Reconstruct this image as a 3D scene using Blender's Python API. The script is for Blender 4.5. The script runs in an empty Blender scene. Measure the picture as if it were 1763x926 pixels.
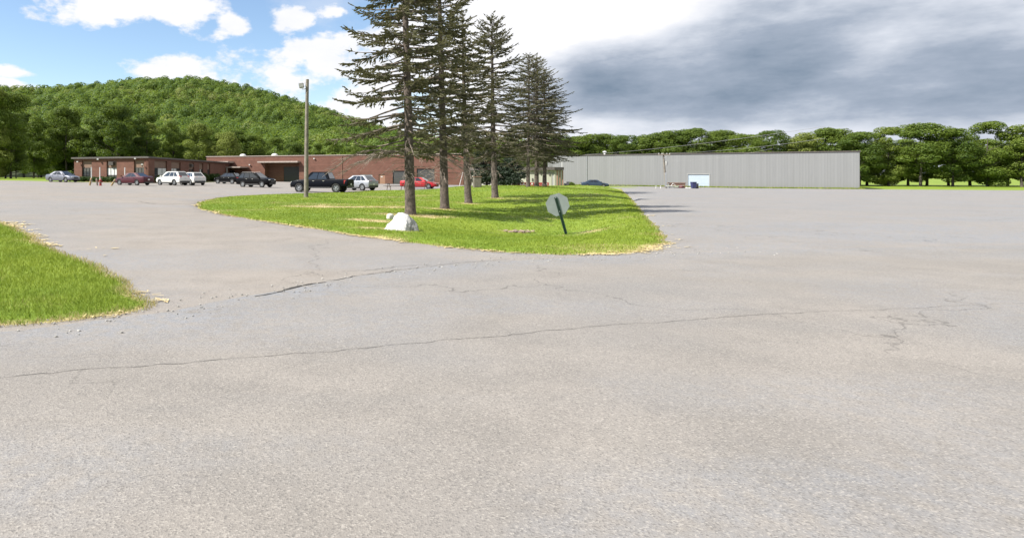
import bpy, bmesh, math, random
import numpy as np
from mathutils import Vector, Matrix
from mathutils.geometry import delaunay_2d_cdt

C = bpy.context.scene.collection
R = math.radians
F = 1100.0            # focal length in photograph pixels (photograph 1763 wide)
EYE = 1.7
HX, HY = 600.0, 301.0  # principal point in the photograph

# ------------------------------------------------------------------ camera
scene = bpy.context.scene
cam_d = bpy.data.cameras.new("camera")
cam_d.sensor_width = 36.0
cam_d.lens = 36.0 * F / 1763.0
cam_d.shift_x = (881.5 - HX) / 1763.0
cam_d.shift_y = -(463.0 - HY) / 1763.0
cam_d.clip_start = 0.1
cam_d.clip_end = 8000
cam = bpy.data.objects.new("camera", cam_d)
cam.location = (0, 0, EYE)
cam.rotation_euler = (R(90), 0, 0)
C.objects.link(cam)
scene.camera = cam

# ------------------------------------------------------------------ light
SUN_EL = 44.0
SHD = Vector((0.945, 0.327, 0.0)).normalized()      # direction shadows fall
sd = Vector((-SHD.x * math.cos(R(SUN_EL)), -SHD.y * math.cos(R(SUN_EL)), math.sin(R(SUN_EL))))
sun_d = bpy.data.lights.new("sun", "SUN")
sun_d.energy = 5.0
sun_d.angle = R(0.5)
sun_d.color = (1.0, 0.95, 0.86)
sun = bpy.data.objects.new("sun", sun_d)
sun.rotation_euler = (-sd).to_track_quat('-Z', 'Y').to_euler()
sun.location = (-40, -20, 60)
C.objects.link(sun)

scene.view_settings.view_transform = 'Standard'
scene.view_settings.look = 'None'
scene.view_settings.gamma = 1.0
scene.view_settings.use_curve_mapping = False
scene.view_settings.exposure = 0.98

# ------------------------------------------------------------------ world: sky with clouds
world = bpy.data.worlds.new("World")
scene.world = world
world.use_nodes = True
wt = world.node_tree
wt.nodes.clear()


class NB:
    """small helper for building node graphs"""
    def __init__(self, tree):
        self.t = tree

    def n(self, typ, **kw):
        nd = self.t.nodes.new(typ)
        for k, v in kw.items():
            setattr(nd, k, v)
        return nd

    def link(self, a, b):
        self.t.links.new(a, b)

    def _in(self, sock, v):
        if isinstance(v, bpy.types.NodeSocket):
            self.link(v, sock)
        elif v is not None:
            sock.default_value = v

    def m(self, op, a, b=None, c=None, clamp=False):
        nd = self.n('ShaderNodeMath', operation=op, use_clamp=clamp)
        self._in(nd.inputs[0], a)
        if b is not None:
            self._in(nd.inputs[1], b)
        if c is not None:
            self._in(nd.inputs[2], c)
        return nd.outputs[0]

    def sstep(self, v, a, b):
        nd = self.n('ShaderNodeMapRange', interpolation_type='SMOOTHSTEP')
        self._in(nd.inputs[0], v)
        nd.inputs[1].default_value = a
        nd.inputs[2].default_value = b
        nd.inputs[3].default_value = 0.0
        nd.inputs[4].default_value = 1.0
        return nd.outputs[0]

    def comb(self, x, y, z=0.0):
        nd = self.n('ShaderNodeCombineXYZ')
        for i, v in enumerate((x, y, z)):
            self._in(nd.inputs[i], v)
        return nd.outputs[0]

    def noise(self, vec, scale, detail=4.0, rough=0.55, dist=0.0):
        nd = self.n('ShaderNodeTexNoise')
        if vec is not None:
            self.link(vec, nd.inputs['Vector'])
        nd.inputs['Scale'].default_value = scale
        nd.inputs['Detail'].default_value = detail
        nd.inputs['Roughness'].default_value = rough
        nd.inputs['Distortion'].default_value = dist
        return nd.outputs['Fac']

    def mix(self, f, a, b, blend='MIX'):
        nd = self.n('ShaderNodeMix', data_type='RGBA', blend_type=blend)
        self._in(nd.inputs[0], f)
        for s, v in ((nd.inputs[6], a), (nd.inputs[7], b)):
            if isinstance(v, bpy.types.NodeSocket):
                self.link(v, s)
            else:
                s.default_value = (v[0], v[1], v[2], 1.0)
        return nd.outputs[2]


w = NB(wt)
out = w.n('ShaderNodeOutputWorld')
bg_sky = w.n('ShaderNodeBackground')
bg_cl = w.n('ShaderNodeBackground')
mixs = w.n('ShaderNodeMixShader')
sky = w.n('ShaderNodeTexSky', sky_type='NISHITA')
sky.sun_disc = False
sky.sun_elevation = R(SUN_EL)
sky.sun_rotation = math.atan2(sd.x, sd.y)
sky.air_density = 1.0
sky.dust_density = 0.3
sky.ozone_density = 2.0
w.link(sky.outputs[0], bg_sky.inputs[0])
bg_sky.inputs[1].default_value = 0.096

tc = w.n('ShaderNodeTexCoord')
sep = w.n('ShaderNodeSeparateXYZ')
w.link(tc.outputs['Generated'], sep.inputs[0])
sx, sy, sz = sep.outputs
az = w.m('ARCTAN2', sx, sy)
hyp = w.m('SQRT', w.m('ADD', w.m('MULTIPLY', sx, sx), w.m('MULTIPLY', sy, sy)))
el = w.m('ARCTAN2', sz, hyp)


def azel(px, py):
    return math.atan((px - HX) / F), math.atan((HY - py) / math.hypot(F, px - HX))


cvec = w.comb(w.m('MULTIPLY', az, 1.0), w.m('MULTIPLY', el, 1.7), 0.37)
warp = w.noise(cvec, 9.0, 6.0, 0.6)
fine = w.noise(cvec, 26.0, 5.0, 0.6)
bump = w.m('ADD', w.m('MULTIPLY', w.m('SUBTRACT', warp, 0.5), 1.7), w.m('MULTIPLY', w.m('SUBTRACT', fine, 0.5), 0.5))


def blob_field(blobs):
    f = None
    for (px, py, rx, ry) in blobs:
        a0, e0 = azel(px, py)
        k = 1.0 / (1 + ((px - HX) / F) ** 2)
        ra, re = rx / F * k, ry / F * math.sqrt(k)
        da = w.m('DIVIDE', w.m('SUBTRACT', az, a0), ra)
        de = w.m('DIVIDE', w.m('SUBTRACT', el, e0), re)
        d = w.m('SUBTRACT', 1.0, w.m('SQRT', w.m('ADD', w.m('MULTIPLY', da, da), w.m('MULTIPLY', de, de))))
        f = d if f is None else w.m('SMOOTH_MAX', f, d, 0.15)
    return f


cumulus = blob_field([(190, -6, 150, 50), (320, 4, 140, 46), (400, 42, 48, 34), (497, 34, 70, 32), (578, 22, 50, 22),
                      (285, 122, 90, 34), (390, 150, 130, 50), (480, 132, 130, 62), (570, 110, 110, 78), (650, 150, 140, 110),
                      (30, 124, 50, 15), (10, 146, 80, 14),  (700, 60, 90, 90)])
cum = w.sstep(w.m('ADD', cumulus, w.m('MULTIPLY', bump, 1.7)), 0.10, 0.52)
# thin veil at the upper middle
veil = w.m('MULTIPLY', w.sstep(w.m('ADD', blob_field([(560, 10, 180, 80)]), bump), 0.2, 1.0), 0.35)
# the big grey deck that fills the eastern half of the sky
a_in, _ = azel(650, 100)
a_on, _ = azel(800, 100)
deck = w.sstep(w.m('ADD', az, w.m('MULTIPLY', bump, 0.12)), a_in, a_on)
# back half of the sky: broken cloud
back = w.m('MULTIPLY', w.sstep(w.m('MULTIPLY', sy, -1.0), -0.1, 0.2), w.sstep(warp, 0.45, 0.6))
high = w.m('MULTIPLY', w.sstep(el, 0.35, 0.6), w.sstep(warp, 0.5, 0.62))
mask = w.m('MAXIMUM', w.m('MAXIMUM', cum, veil), w.m('MAXIMUM', deck, w.m('MAXIMUM', back, high)))

# shade of the deck: long horizontal bands, bright gap high up
svec = w.comb(w.m('MULTIPLY', az, 3.0), w.m('MULTIPLY', el, 11.0), 1.7)
band = w.noise(svec, 2.0, 6.0, 0.58)
soft = w.noise(w.comb(w.m('MULTIPLY', az, 1.0), w.m('MULTIPLY', el, 2.4), 4.1), 8.0, 5.0, 0.6)
dark = blob_field([(1180, 150, 340, 90), (1040, 145, 190, 62), (1320, 110, 300, 100), (1600, 150, 420, 120)])
dark = w.m('MINIMUM', w.m('MAXIMUM', dark, -0.45), 0.8)
bright = blob_field([(900, 30, 280, 75), (1060, 10, 200, 60), (740, 120, 150, 160)])
bright = w.m('MINIMUM', w.m('MAXIMUM', bright, -0.15), 0.6)
gap = blob_field([(1000, 222, 260, 30), (1500, 228, 420, 26), (940, 150, 70, 60)])
gap = w.m('MINIMUM', w.m('MAXIMUM', gap, 0.0), 0.6)
gk = w.m('ADD', 0.27, w.m('ADD', w.m('MULTIPLY', dark, 0.50), w.m('ADD', w.m('MULTIPLY', bright, -0.75), w.m('MULTIPLY', gap, -0.30))))
gk = w.m('ADD', gk, w.m('ADD', w.m('MULTIPLY', w.m('SUBTRACT', band, 0.5), 0.7), w.m('MULTIPLY', w.m('SUBTRACT', soft, 0.5), 0.75)))
grey = w.m('MULTIPLY', w.m('MINIMUM', w.m('MAXIMUM', gk, 0.0), 1.0), deck)
cr = w.n('ShaderNodeValToRGB')
cr.color_ramp.elements[0].position = 0.0
cr.color_ramp.elements[0].color = (0.97, 0.97, 1.0, 1)
cr.color_ramp.elements[1].position = 1.0
cr.color_ramp.elements[1].color = (0.17, 0.24, 0.33, 1)
e = cr.color_ramp.elements.new(0.3)
e.color = (0.70, 0.74, 0.82, 1)
e = cr.color_ramp.elements.new(0.6)
e.color = (0.38, 0.44, 0.54, 1)
w.link(grey, cr.inputs[0])
# undersides of the cumulus a little greyer
under = w.m('MULTIPLY', w.m('SUBTRACT', 1.0, deck), w.m('MULTIPLY', w.sstep(soft, 0.35, 0.75), 0.22))
ccol = w.mix(under, cr.outputs[0], (0.62, 0.68, 0.80))
w.link(ccol, bg_cl.inputs[0])
bg_cl.inputs[1].default_value = 0.54
w.link(mask, mixs.inputs[0])
w.link(bg_sky.outputs[0], mixs.inputs[1])
w.link(bg_cl.outputs[0], mixs.inputs[2])
w.link(mixs.outputs[0], out.inputs[0])

# ------------------------------------------------------------------ terrain height


def sm(a, b, x):
    t = np.clip((np.asarray(x, float) - a) / (b - a), 0, 1)
    return t * t * (3 - 2 * t)


def gz(X, Y):
    X = np.asarray(X, float)
    Y = np.asarray(Y, float)
    k = sm(14, 45, Y)
    xl = np.minimum(np.maximum(-X, 0), 55)
    xr = np.minimum(np.maximum(X, 0), 75)
    pit = -0.36 * np.exp(-((X - 47.5) / 6.0) ** 2 - ((Y - 124) / 7.0) ** 2)
    return (0.018 * xl - 0.011 * xr) * k + pit


def lawn_bump(X, Y):
    X = np.asarray(X, float)
    Y = np.asarray(Y, float)
    dip = -0.42 * np.exp(-((X - 6.6) / 4.2) ** 2 - ((Y - 22.5) / 4.2) ** 2)
    dip2 = -0.25 * np.exp(-((X - 9) / 4.0) ** 2 - ((Y - 33) / 9.0) ** 2)
    hump = 0.62 * np.exp(-((X - 19) / 9.5) ** 2 - ((Y - 70) / 20.0) ** 2)
    hump2 = 0.42 * np.exp(-((X - 35) / 7.0) ** 2 - ((Y - 94) / 11.0) ** 2)
    return dip + dip2 + hump + hump2


def lz(X, Y):
    return gz(X, Y) + lawn_bump(X, Y)


def on_ground(px, py, zf=gz):
    z = 0.0
    for _ in range(40):
        Y = F * (EYE - z) / (py - HY)
        X = (px - HX) / F * Y
        z = 0.5 * z + 0.5 * float(zf(X, Y))
    Y = F * (EYE - z) / (py - HY)
    return Vector(((px - HX) / F * Y, Y, z))


def at_depth(px, py, Y):
    return Vector(((px - HX) / F * Y, Y, EYE + (HY - py) / F * Y))


# ------------------------------------------------------------------ object helpers


def obj_from_np(name, v, f_len, loops, mat=None, parent=None, smooth=False):
    me = bpy.data.meshes.new(name)
    nv, nl, nf = len(v), len(loops), len(f_len)
    me.vertices.add(nv)
    me.vertices.foreach_set("co", np.asarray(v, np.float32).ravel())
    me.loops.add(nl)
    me.loops.foreach_set("vertex_index", np.asarray(loops, np.int32).ravel())
    me.polygons.add(nf)
    st = np.zeros(nf, np.int32)
    st[1:] = np.cumsum(f_len)[:-1]
    me.polygons.foreach_set("loop_start", st)
    me.update(calc_edges=True)
    if smooth:
        me.shade_smooth()
    if mat:
        me.materials.append(mat)
    o = bpy.data.objects.new(name, me)
    C.objects.link(o)
    if parent:
        o.parent = parent
    return o


def quads_obj(name, v, mat, parent=None):
    n = len(v) // 4
    return obj_from_np(name, v, np.full(n, 4, np.int32), np.arange(n * 4), mat, parent)


def tris_obj(name, v, mat, parent=None):
    n = len(v) // 3
    return obj_from_np(name, v, np.full(n, 3, np.int32), np.arange(n * 3), mat, parent)


def set_attr(o, name, vals):
    a = o.data.attributes.new(name, 'FLOAT', 'POINT')
    a.data.foreach_set('value', np.asarray(vals, np.float32))


class MB:
    """collects simple shapes into one mesh"""
    def __init__(self):
        self.v, self.f = [], []

    def poly(self, verts, faces):
        b = len(self.v)
        self.v += [tuple(p) for p in verts]
        self.f += [tuple(b + i for i in q) for q in faces]

    def box(self, x0, x1, y0, y1, z0, z1, M=None):
        vs = [(x0, y0, z0), (x1, y0, z0), (x1, y1, z0), (x0, y1, z0), (x0, y0, z1), (x1, y0, z1), (x1, y1, z1), (x0, y1, z1)]
        if M is not None:
            vs = [tuple(M @ Vector(p)) for p in vs]
        self.poly(vs, [(3, 2, 1, 0), (4, 5, 6, 7), (0, 1, 5, 4), (1, 2, 6, 5), (2, 3, 7, 6), (3, 0, 4, 7)])

    def tube(self, pts, rad, n=8, cap=True):
        pts = [Vector(p) for p in pts]
        if not hasattr(rad, '__len__'):
            rad = [rad] * len(pts)
        b = len(self.v)
        for i, p in enumerate(pts):
            d = (pts[min(i + 1, len(pts) - 1)] - pts[max(i - 1, 0)]).normalized()
            a = d.orthogonal().normalized() if abs(d.z) > 0.95 else d.cross(Vector((0, 0, 1))).normalized()
            if abs(d.z) > 0.95:
                a = (Vector((1, 0, 0)) - d * d.x).normalized()
            c = d.cross(a)
            for k in range(n):
                t = 2 * math.pi * k / n
                self.v.append(tuple(p + (a * math.cos(t) + c * math.sin(t)) * rad[i]))
        for i in range(len(pts) - 1):
            for k in range(n):
                k2 = (k + 1) % n
                self.f.append((b + i * n + k, b + i * n + k2, b + (i + 1) * n + k2, b + (i + 1) * n + k))
        if cap:
            self.f.append(tuple(b + k for k in reversed(range(n))))
            e = b + (len(pts) - 1) * n
            self.f.append(tuple(e + k for k in range(n)))

    def lathe(self, prof, M=None, n=16, close=False):
        """profile of (radius, z) turned about local z"""
        b = len(self.v)
        for (r, z) in prof:
            for k in range(n):
                t = 2 * math.pi * k / n
                p = Vector((r * math.cos(t), r * math.sin(t), z))
                self.v.append(tuple(M @ p if M is not None else p))
        m = len(prof)
        for i in range(m if close else m - 1):
            j = (i + 1) % m
            for k in range(n):
                k2 = (k + 1) % n
                self.f.append((b + i * n + k, b + i * n + k2, b + j * n + k2, b + j * n + k))
        if not close:
            self.f.append(tuple(b + k for k in reversed(range(n))))
            self.f.append(tuple(b + (m - 1) * n + k for k in range(n)))

    def build(self, name, mat, parent=None, smooth=None, bevel=0, seg=2):
        me = bpy.data.meshes.new(name)
        me.from_pydata(self.v, [], self.f)
        bm = bmesh.new()
        bm.from_mesh(me)
        bmesh.ops.recalc_face_normals(bm, faces=bm.faces[:])
        if bevel:
            bmesh.ops.bevel(bm, geom=bm.edges[:] + bm.verts[:], offset=bevel, segments=seg, affect='EDGES', clamp_overlap=True)
        bm.to_mesh(me)
        bm.free()
        if smooth is not None:
            me.shade_smooth()
            me.set_sharp_from_angle(angle=R(smooth))
        me.materials.append(mat)
        o = bpy.data.objects.new(name, me)
        C.objects.link(o)
        if parent:
            o.parent = parent
        return o


def tag(o, label=None, cat=None, group=None, kind=None):
    if label:
        o['label'] = label
    if cat:
        o['category'] = cat
    if group:
        o['group'] = group
    if kind:
        o['kind'] = kind
    return o


def thing(name, label, cat, loc=(0, 0, 0), rz=0.0, group=None):
    o = bpy.data.objects.new(name, None)
    o.empty_display_size = 0.3
    o.location = loc
    o.rotation_euler = (0, 0, rz)
    C.objects.link(o)
    return tag(o, label, cat, group)


def copy_child(src, parent):
    c = src.copy()
    C.objects.link(c)
    c.parent = parent
    return c


# ------------------------------------------------------------------ materials


def new_mat(name):
    m = bpy.data.materials.new(name)
    m.use_nodes = True
    nt = m.node_tree
    nt.nodes.clear()
    b = NB(nt)
    o = b.n('ShaderNodeOutputMaterial')
    p = b.n('ShaderNodeBsdfPrincipled')
    b.link(p.outputs[0], o.inputs[0])
    return m, b, p, o


def plain(name, col, rough=0.6, metal=0.0, var=0.15, scale=6.0, coat=0.0, spec=0.5, bump=0.0):
    m, b, p, o = new_mat(name)
    t = b.n('ShaderNodeTexCoord')
    nz = b.noise(t.outputs['Object'], scale, 5.0, 0.6)
    lo = tuple(c * (1 - var) for c in col)
    hi = tuple(min(1, c * (1 + var)) for c in col)
    b.link(b.mix(b.sstep(nz, 0.3, 0.7), lo, hi), p.inputs['Base Color'])
    p.inputs['Roughness'].default_value = rough
    p.inputs['Metallic'].default_value = metal
    p.inputs['Coat Weight'].default_value = coat
    p.inputs['Coat Roughness'].default_value = 0.05
    p.inputs['Specular IOR Level'].default_value = spec
    if bump:
        bp = b.n('ShaderNodeBump')
        bp.inputs['Strength'].default_value = bump
        bp.inputs['Distance'].default_value = 0.02
        b.link(b.noise(t.outputs['Object'], scale * 6, 4, 0.6), bp.inputs['Height'])
        b.link(bp.outputs[0], p.inputs['Normal'])
    return m


def paint(name, col, metal=0.3, coat=0.35):
    return plain(name, col, 0.4, metal, 0.05, 2.0, coat=coat, spec=0.3 if coat > 0.2 else 0.05)


def leaf_mat(name, dark, light, tint_attr=None, tr=0.35, scale=0.35, third=None, rough=0.6, isl_k=0.3):
    m, b, p, o = new_mat(name)
    t = b.n('ShaderNodeTexCoord')
    g = b.n('ShaderNodeNewGeometry')
    oi = b.n('ShaderNodeObjectInfo')
    base = b.noise(t.outputs['Object'], scale, 3, 0.5)
    isl = g.outputs['Random Per Island']
    k = b.m('ADD', b.m('MULTIPLY', b.m('SUBTRACT', base, 0.5), 1.1), b.m('MULTIPLY', isl, isl_k))
    if tint_attr:
        at = b.n('ShaderNodeAttribute', attribute_name=tint_attr)
        rnd = at.outputs['Fac']
    else:
        rnd = oi.outputs['Random']
    k = b.m('ADD', k, b.m('MULTIPLY', rnd, 0.55), clamp=True)
    col = b.mix(k, dark, light)
    if third:
        col = b.mix(b.m('MULTIPLY', b.sstep(rnd, 0.75, 1.0), 0.7), col, third)
    b.link(col, p.inputs['Base Color'])
    p.inputs['Roughness'].default_value = rough
    p.inputs['Specular IOR Level'].default_value = 0.25
    tl = b.n('ShaderNodeBsdfTranslucent')
    b.link(b.mix(0.5, col, (light[0] * 1.3, light[1] * 1.3, light[2] * 0.7)), tl.inputs[0])
    mx = b.n('ShaderNodeMixShader')
    mx.inputs[0].default_value = tr
    b.link(p.outputs[0], mx.inputs[1])
    b.link(tl.outputs[0], mx.inputs[2])
    b.link(mx.outputs[0], o.inputs[0])
    return m


def brick_mat(name, c1, c2, mortar):
    m, b, p, o = new_mat(name)
    t = b.n('ShaderNodeTexCoord')
    s = b.n('ShaderNodeSeparateXYZ')
    b.link(t.outputs['Object'], s.inputs[0])
    v = b.comb(b.m('ADD', s.outputs[0], s.outputs[1]), s.outputs[2], 0.0)
    br = b.n('ShaderNodeTexBrick')
    b.link(v, br.inputs['Vector'])
    br.inputs['Color1'].default_value = (*c1, 1)
    br.inputs['Color2'].default_value = (*c2, 1)
    br.inputs['Mortar'].default_value = (*mortar, 1)
    br.inputs['Scale'].default_value = 1.0
    br.inputs['Brick Width'].default_value = 0.4
    br.inputs['Row Height'].default_value = 0.2
    br.inputs['Mortar Size'].default_value = 0.012
    nz = b.noise(v, 0.5, 5, 0.6)
    # weather bands: header courses every metre, slightly paler
    wv = b.m('FRACT', b.m('DIVIDE', s.outputs[2], 1.2))
    hb = b.m('MULTIPLY', b.m('LESS_THAN', wv, 0.16), 0.22)
    streak = b.noise(b.comb(b.m('MULTIPLY', s.outputs[0], 1.6), b.m('MULTIPLY', s.outputs[2], 0.15), 0), 1.2, 4, 0.6)
    c = b.mix(b.m('MULTIPLY', b.sstep(nz, 0.35, 0.75), 0.35), br.outputs[0], tuple(x * 0.65 for x in c1))
    c = b.mix(hb, c, tuple(min(1, x * 1.35) for x in c2))
    c = b.mix(b.m('MULTIPLY', b.sstep(streak, 0.55, 0.8), 0.25), c, tuple(x * 0.55 for x in c1))
    b.link(c, p.inputs['Base Color'])
    p.inputs['Roughness'].default_value = 0.9
    p.inputs['Specular IOR Level'].default_value = 0.2
    return m


def ground_mat(name, kind):
    m, b, p, o = new_mat(name)
    t = b.n('ShaderNodeTexCoord')
    v = t.outputs['Object']
    big = b.noise(v, 0.12, 4, 0.55)
    mid = b.noise(v, 0.9, 5, 0.6)
    sm_ = b.noise(v, 6.0, 4, 0.6)
    gr = b.noise(v, 70.0, 3, 0.7)
    vo = b.n('ShaderNodeTexVoronoi')
    b.link(v, vo.inputs['Vector'])
    vo.inputs['Scale'].default_value = 95.0
    stone = vo.outputs['Color']
    ss = b.n('ShaderNodeSeparateXYZ')
    b.link(stone, ss.inputs[0])
    if kind == 'drive':
        c1, c2, c3 = (0.212, 0.189, 0.166), (0.262, 0.235, 0.208), (0.205, 0.198, 0.194)
    else:
        c1, c2, c3 = (0.195, 0.180, 0.164), (0.246, 0.225, 0.203), (0.190, 0.187, 0.186)
    c = b.mix(b.sstep(mid, 0.3, 0.7), c1, c2)
    c = b.mix(b.m('MULTIPLY', b.sstep(big, 0.48, 0.62), 0.6), c, c3)
    # long tyre-worn streaks along the travel direction
    sp = b.n('ShaderNodeSeparateXYZ')
    b.link(v, sp.inputs[0])
    st = b.noise(b.comb(b.m('MULTIPLY', sp.outputs[0], 0.12), b.m('MULTIPLY', sp.outputs[1], 0.8), 0), 1.0, 4, 0.6)
    c = b.mix(b.m('MULTIPLY', b.sstep(st, 0.5, 0.72), 0.3), c, c3)
    at = b.n('ShaderNodeAttribute', attribute_name='wear')
    wr = b.m('MULTIPLY', at.outputs['Fac'], b.sstep(sm_, 0.2, 0.75), clamp=True)
    c = b.mix(wr, c, (0.205, 0.212, 0.228))
    # aggregate: pale and dark stones
    c = b.mix(b.m('MULTIPLY', b.sstep(ss.outputs[0], 0.72, 0.95), 0.38), c, (0.42, 0.39, 0.35))
    c = b.mix(b.m('MULTIPLY', b.sstep(ss.outputs[1], 0.70, 0.95), 0.45), c, (0.075, 0.072, 0.07))
    c = b.mix(b.m('MULTIPLY', b.sstep(gr, 0.35, 0.7), 0.22), c, (0.13, 0.125, 0.12))
    # oil drips and darker worn blotches
    oil = b.noise(v, 1.7, 3, 0.5)
    oil2 = b.noise(v, 0.28, 3, 0.6)
    c = b.mix(b.m('MULTIPLY', b.m('MULTIPLY', b.sstep(oil, 0.66, 0.74), b.sstep(oil2, 0.45, 0.6)), 0.45), c, (0.10, 0.095, 0.09))
    c = b.mix(b.m('MULTIPLY', b.sstep(b.noise(v, 0.45, 6, 0.65), 0.52, 0.62), 0.22), c, (0.15, 0.145, 0.14))
    # hairline cracks
    wv = b.n('ShaderNodeVectorMath', operation='ADD')
    nv = b.n('ShaderNodeTexNoise')
    b.link(v, nv.inputs['Vector'])
    nv.inputs['Scale'].default_value = 0.9
    nv.inputs['Detail'].default_value = 6
    sc = b.n('ShaderNodeVectorMath', operation='SCALE')
    b.link(nv.outputs['Color'], sc.inputs[0])
    sc.inputs['Scale'].default_value = 2.2
    b.link(v, wv.inputs[0])
    b.link(sc.outputs[0], wv.inputs[1])
    v2 = b.n('ShaderNodeTexVoronoi', feature='DISTANCE_TO_EDGE')
    b.link(wv.outputs[0], v2.inputs['Vector'])
    v2.inputs['Scale'].default_value = 0.17
    ck = b.m('SUBTRACT', 1.0, b.sstep(v2.outputs['Distance'], 0.0008, 0.0032))
    ck = b.m('MULTIPLY', ck, b.sstep(big, 0.40, 0.52))
    ck = b.m('MULTIPLY', ck, 0.5)
    c = b.mix(ck, c, (0.05, 0.048, 0.045))
    b.link(c, p.inputs['Base Color'])
    p.inputs['Roughness'].default_value = 0.92
    p.inputs['Specular IOR Level'].default_value = 0.25
    bp = b.n('ShaderNodeBump')
    bp.inputs['Strength'].default_value = 0.32
    bp.inputs['Distance'].default_value = 0.008
    b.link(b.m('ADD', gr, b.m('MULTIPLY', vo.outputs['Distance'], 0.8)), bp.inputs['Height'])
    b.link(bp.outputs[0], p.inputs['Normal'])
    return m


def grass_mat(name, blade):
    m, b, p, o = new_mat(name)
    t = b.n('ShaderNodeTexCoord')
    v = t.outputs['Object']
    g = b.n('ShaderNodeNewGeometry')
    big = b.noise(v, 0.22, 5, 0.6)
    mid = b.noise(v, 1.6, 4, 0.6)
    fin = b.noise(v, 14.0, 3, 0.7)
    c = b.mix(b.sstep(big, 0.35, 0.65), (0.150, 0.225, 0.024), (0.215, 0.275, 0.032))
    c = b.mix(b.m('MULTIPLY', b.sstep(mid, 0.4, 0.75), 0.5), c, (0.115, 0.18, 0.018))
    at = b.n('ShaderNodeAttribute', attribute_name='dry')
    if blade:
        c = b.mix(b.m('MULTIPLY', g.outputs['Random Per Island'], 0.55), c, (0.26, 0.32, 0.045))
        dry = b.m('MULTIPLY', b.sstep(b.m('ADD', at.outputs['Fac'], b.m('MULTIPLY', b.m('SUBTRACT', g.outputs['Random Per Island'], 0.5), 0.7)), 0.3, 0.7), 0.9)
    else:
        c = b.mix(b.m('MULTIPLY', b.sstep(fin, 0.35, 0.7), 0.5), c, (0.11, 0.165, 0.018))
        dry = b.sstep(b.m('ADD', at.outputs['Fac'], b.m('MULTIPLY', b.m('SUBTRACT', fin, 0.5), 0.9)), 0.25, 0.65)
    straw = b.mix(b.sstep(mid, 0.3, 0.7), (0.36, 0.29, 0.14), (0.50, 0.41, 0.22))
    c = b.mix(dry, c, straw)
    b.link(c, p.inputs['Base Color'])
    p.inputs['Roughness'].default_value = 0.7
    p.inputs['Specular IOR Level'].default_value = 0.2
    if blade:
        tl = b.n('ShaderNodeBsdfTranslucent')
        b.link(c, tl.inputs[0])
        mx = b.n('ShaderNodeMixShader')
        mx.inputs[0].default_value = 0.35
        b.link(p.outputs[0], mx.inputs[1])
        b.link(tl.outputs[0], mx.inputs[2])
        b.link(mx.outputs[0], o.inputs[0])
    return m


M = {}
M['drive'] = ground_mat('weathered_asphalt', 'drive')
M['road'] = ground_mat('road_asphalt', 'road')
M['turf'] = grass_mat('turf', False)
M['blade'] = grass_mat('grass_blades', True)
M['straw'] = plain('dry_straw', (0.52, 0.42, 0.22), 0.9, var=0.35, scale=3.0)
M['brick'] = brick_mat('red_brick', (0.122, 0.057, 0.042), (0.155, 0.072, 0.053), (0.15, 0.11, 0.088))
M['fascia'] = plain('dark_fascia', (0.07, 0.06, 0.055), 0.6, var=0.2)
M['coping'] = plain('metal_coping', (0.30, 0.25, 0.22), 0.6, var=0.2)
M['roof'] = plain('flat_roof', (0.16, 0.155, 0.15), 0.9, var=0.2)
M['spandrel'] = plain('brown_panel', (0.16, 0.10, 0.07), 0.7, var=0.1, scale=1.5)
M['winframe'] = plain('dark_window_frame', (0.05, 0.045, 0.04), 0.5)
M['blind'] = plain('pale_blind', (0.52, 0.53, 0.52), 0.8, var=0.12, scale=2.0)
M['white'] = plain('white_paint', (0.52, 0.52, 0.50), 0.6, var=0.08)
M['darkdoor'] = plain('charcoal_shutter', (0.03, 0.03, 0.028), 0.55, var=0.2)
M['greydoor'] = plain('grey_shutter', (0.045, 0.047, 0.046), 0.6, var=0.2)
M['browndoor'] = plain('brown_door', (0.24, 0.13, 0.085), 0.6, var=0.1)
M['metal'] = plain('galvanised', (0.45, 0.46, 0.46), 0.45, 0.6, var=0.15, scale=4)
M['grey'] = plain('grey_paint', (0.28, 0.28, 0.27), 0.6, var=0.12)
M['wood'] = plain('weathered_wood', (0.20, 0.16, 0.12), 0.85, var=0.35, scale=5, bump=0.3)
M['darkwood'] = plain('dark_picnic_wood', (0.09, 0.065, 0.05), 0.85, var=0.35, scale=5)
M['greenpost'] = plain('green_post', (0.016, 0.045, 0.032), 0.5, 0.1, var=0.25, scale=8)
M['alu'] = plain('sign_aluminium', (0.235, 0.26, 0.265), 0.55, 0.2, var=0.08, scale=3)
M['red'] = plain('red_paint', (0.22, 0.020, 0.020), 0.5, var=0.15)
M['yellow'] = plain('faded_yellow', (0.27, 0.18, 0.075), 0.7, var=0.3, scale=5)
M['bluegrey'] = plain('pale_blue_door', (0.36, 0.42, 0.48), 0.6, var=0.06)
M['navy'] = plain('navy_plastic', (0.03, 0.035, 0.10), 0.5, var=0.1)
M['rust'] = plain('rusty_metal', (0.25, 0.15, 0.11), 0.8, 0.2, var=0.3)
M['black'] = plain('black_rubber', (0.018, 0.018, 0.018), 0.85, var=0.2)
M['trim'] = plain('black_trim', (0.03, 0.03, 0.03), 0.6, var=0.1)
M['rim'] = plain('alloy_rim', (0.36, 0.37, 0.38), 0.4, 0.7, var=0.05)
M['glass'] = plain('tinted_glass', (0.015, 0.018, 0.02), 0.04, 0.0, var=0.1, coat=0.5, spec=0.8)
M['winglass'] = plain('window_glass', (0.04, 0.045, 0.05), 0.08, 0.0, var=0.1, spec=0.8)
M['headlamp'] = plain('headlamp_lens', (0.75, 0.76, 0.76), 0.1, 0.4, var=0.03, coat=1.0)
M['taillamp'] = plain('taillamp_lens', (0.45, 0.012, 0.012), 0.15, 0.0, var=0.05, coat=1.0)
M['chrome'] = plain('chrome_trim', (0.7, 0.7, 0.7), 0.15, 1.0, var=0.03)
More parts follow.
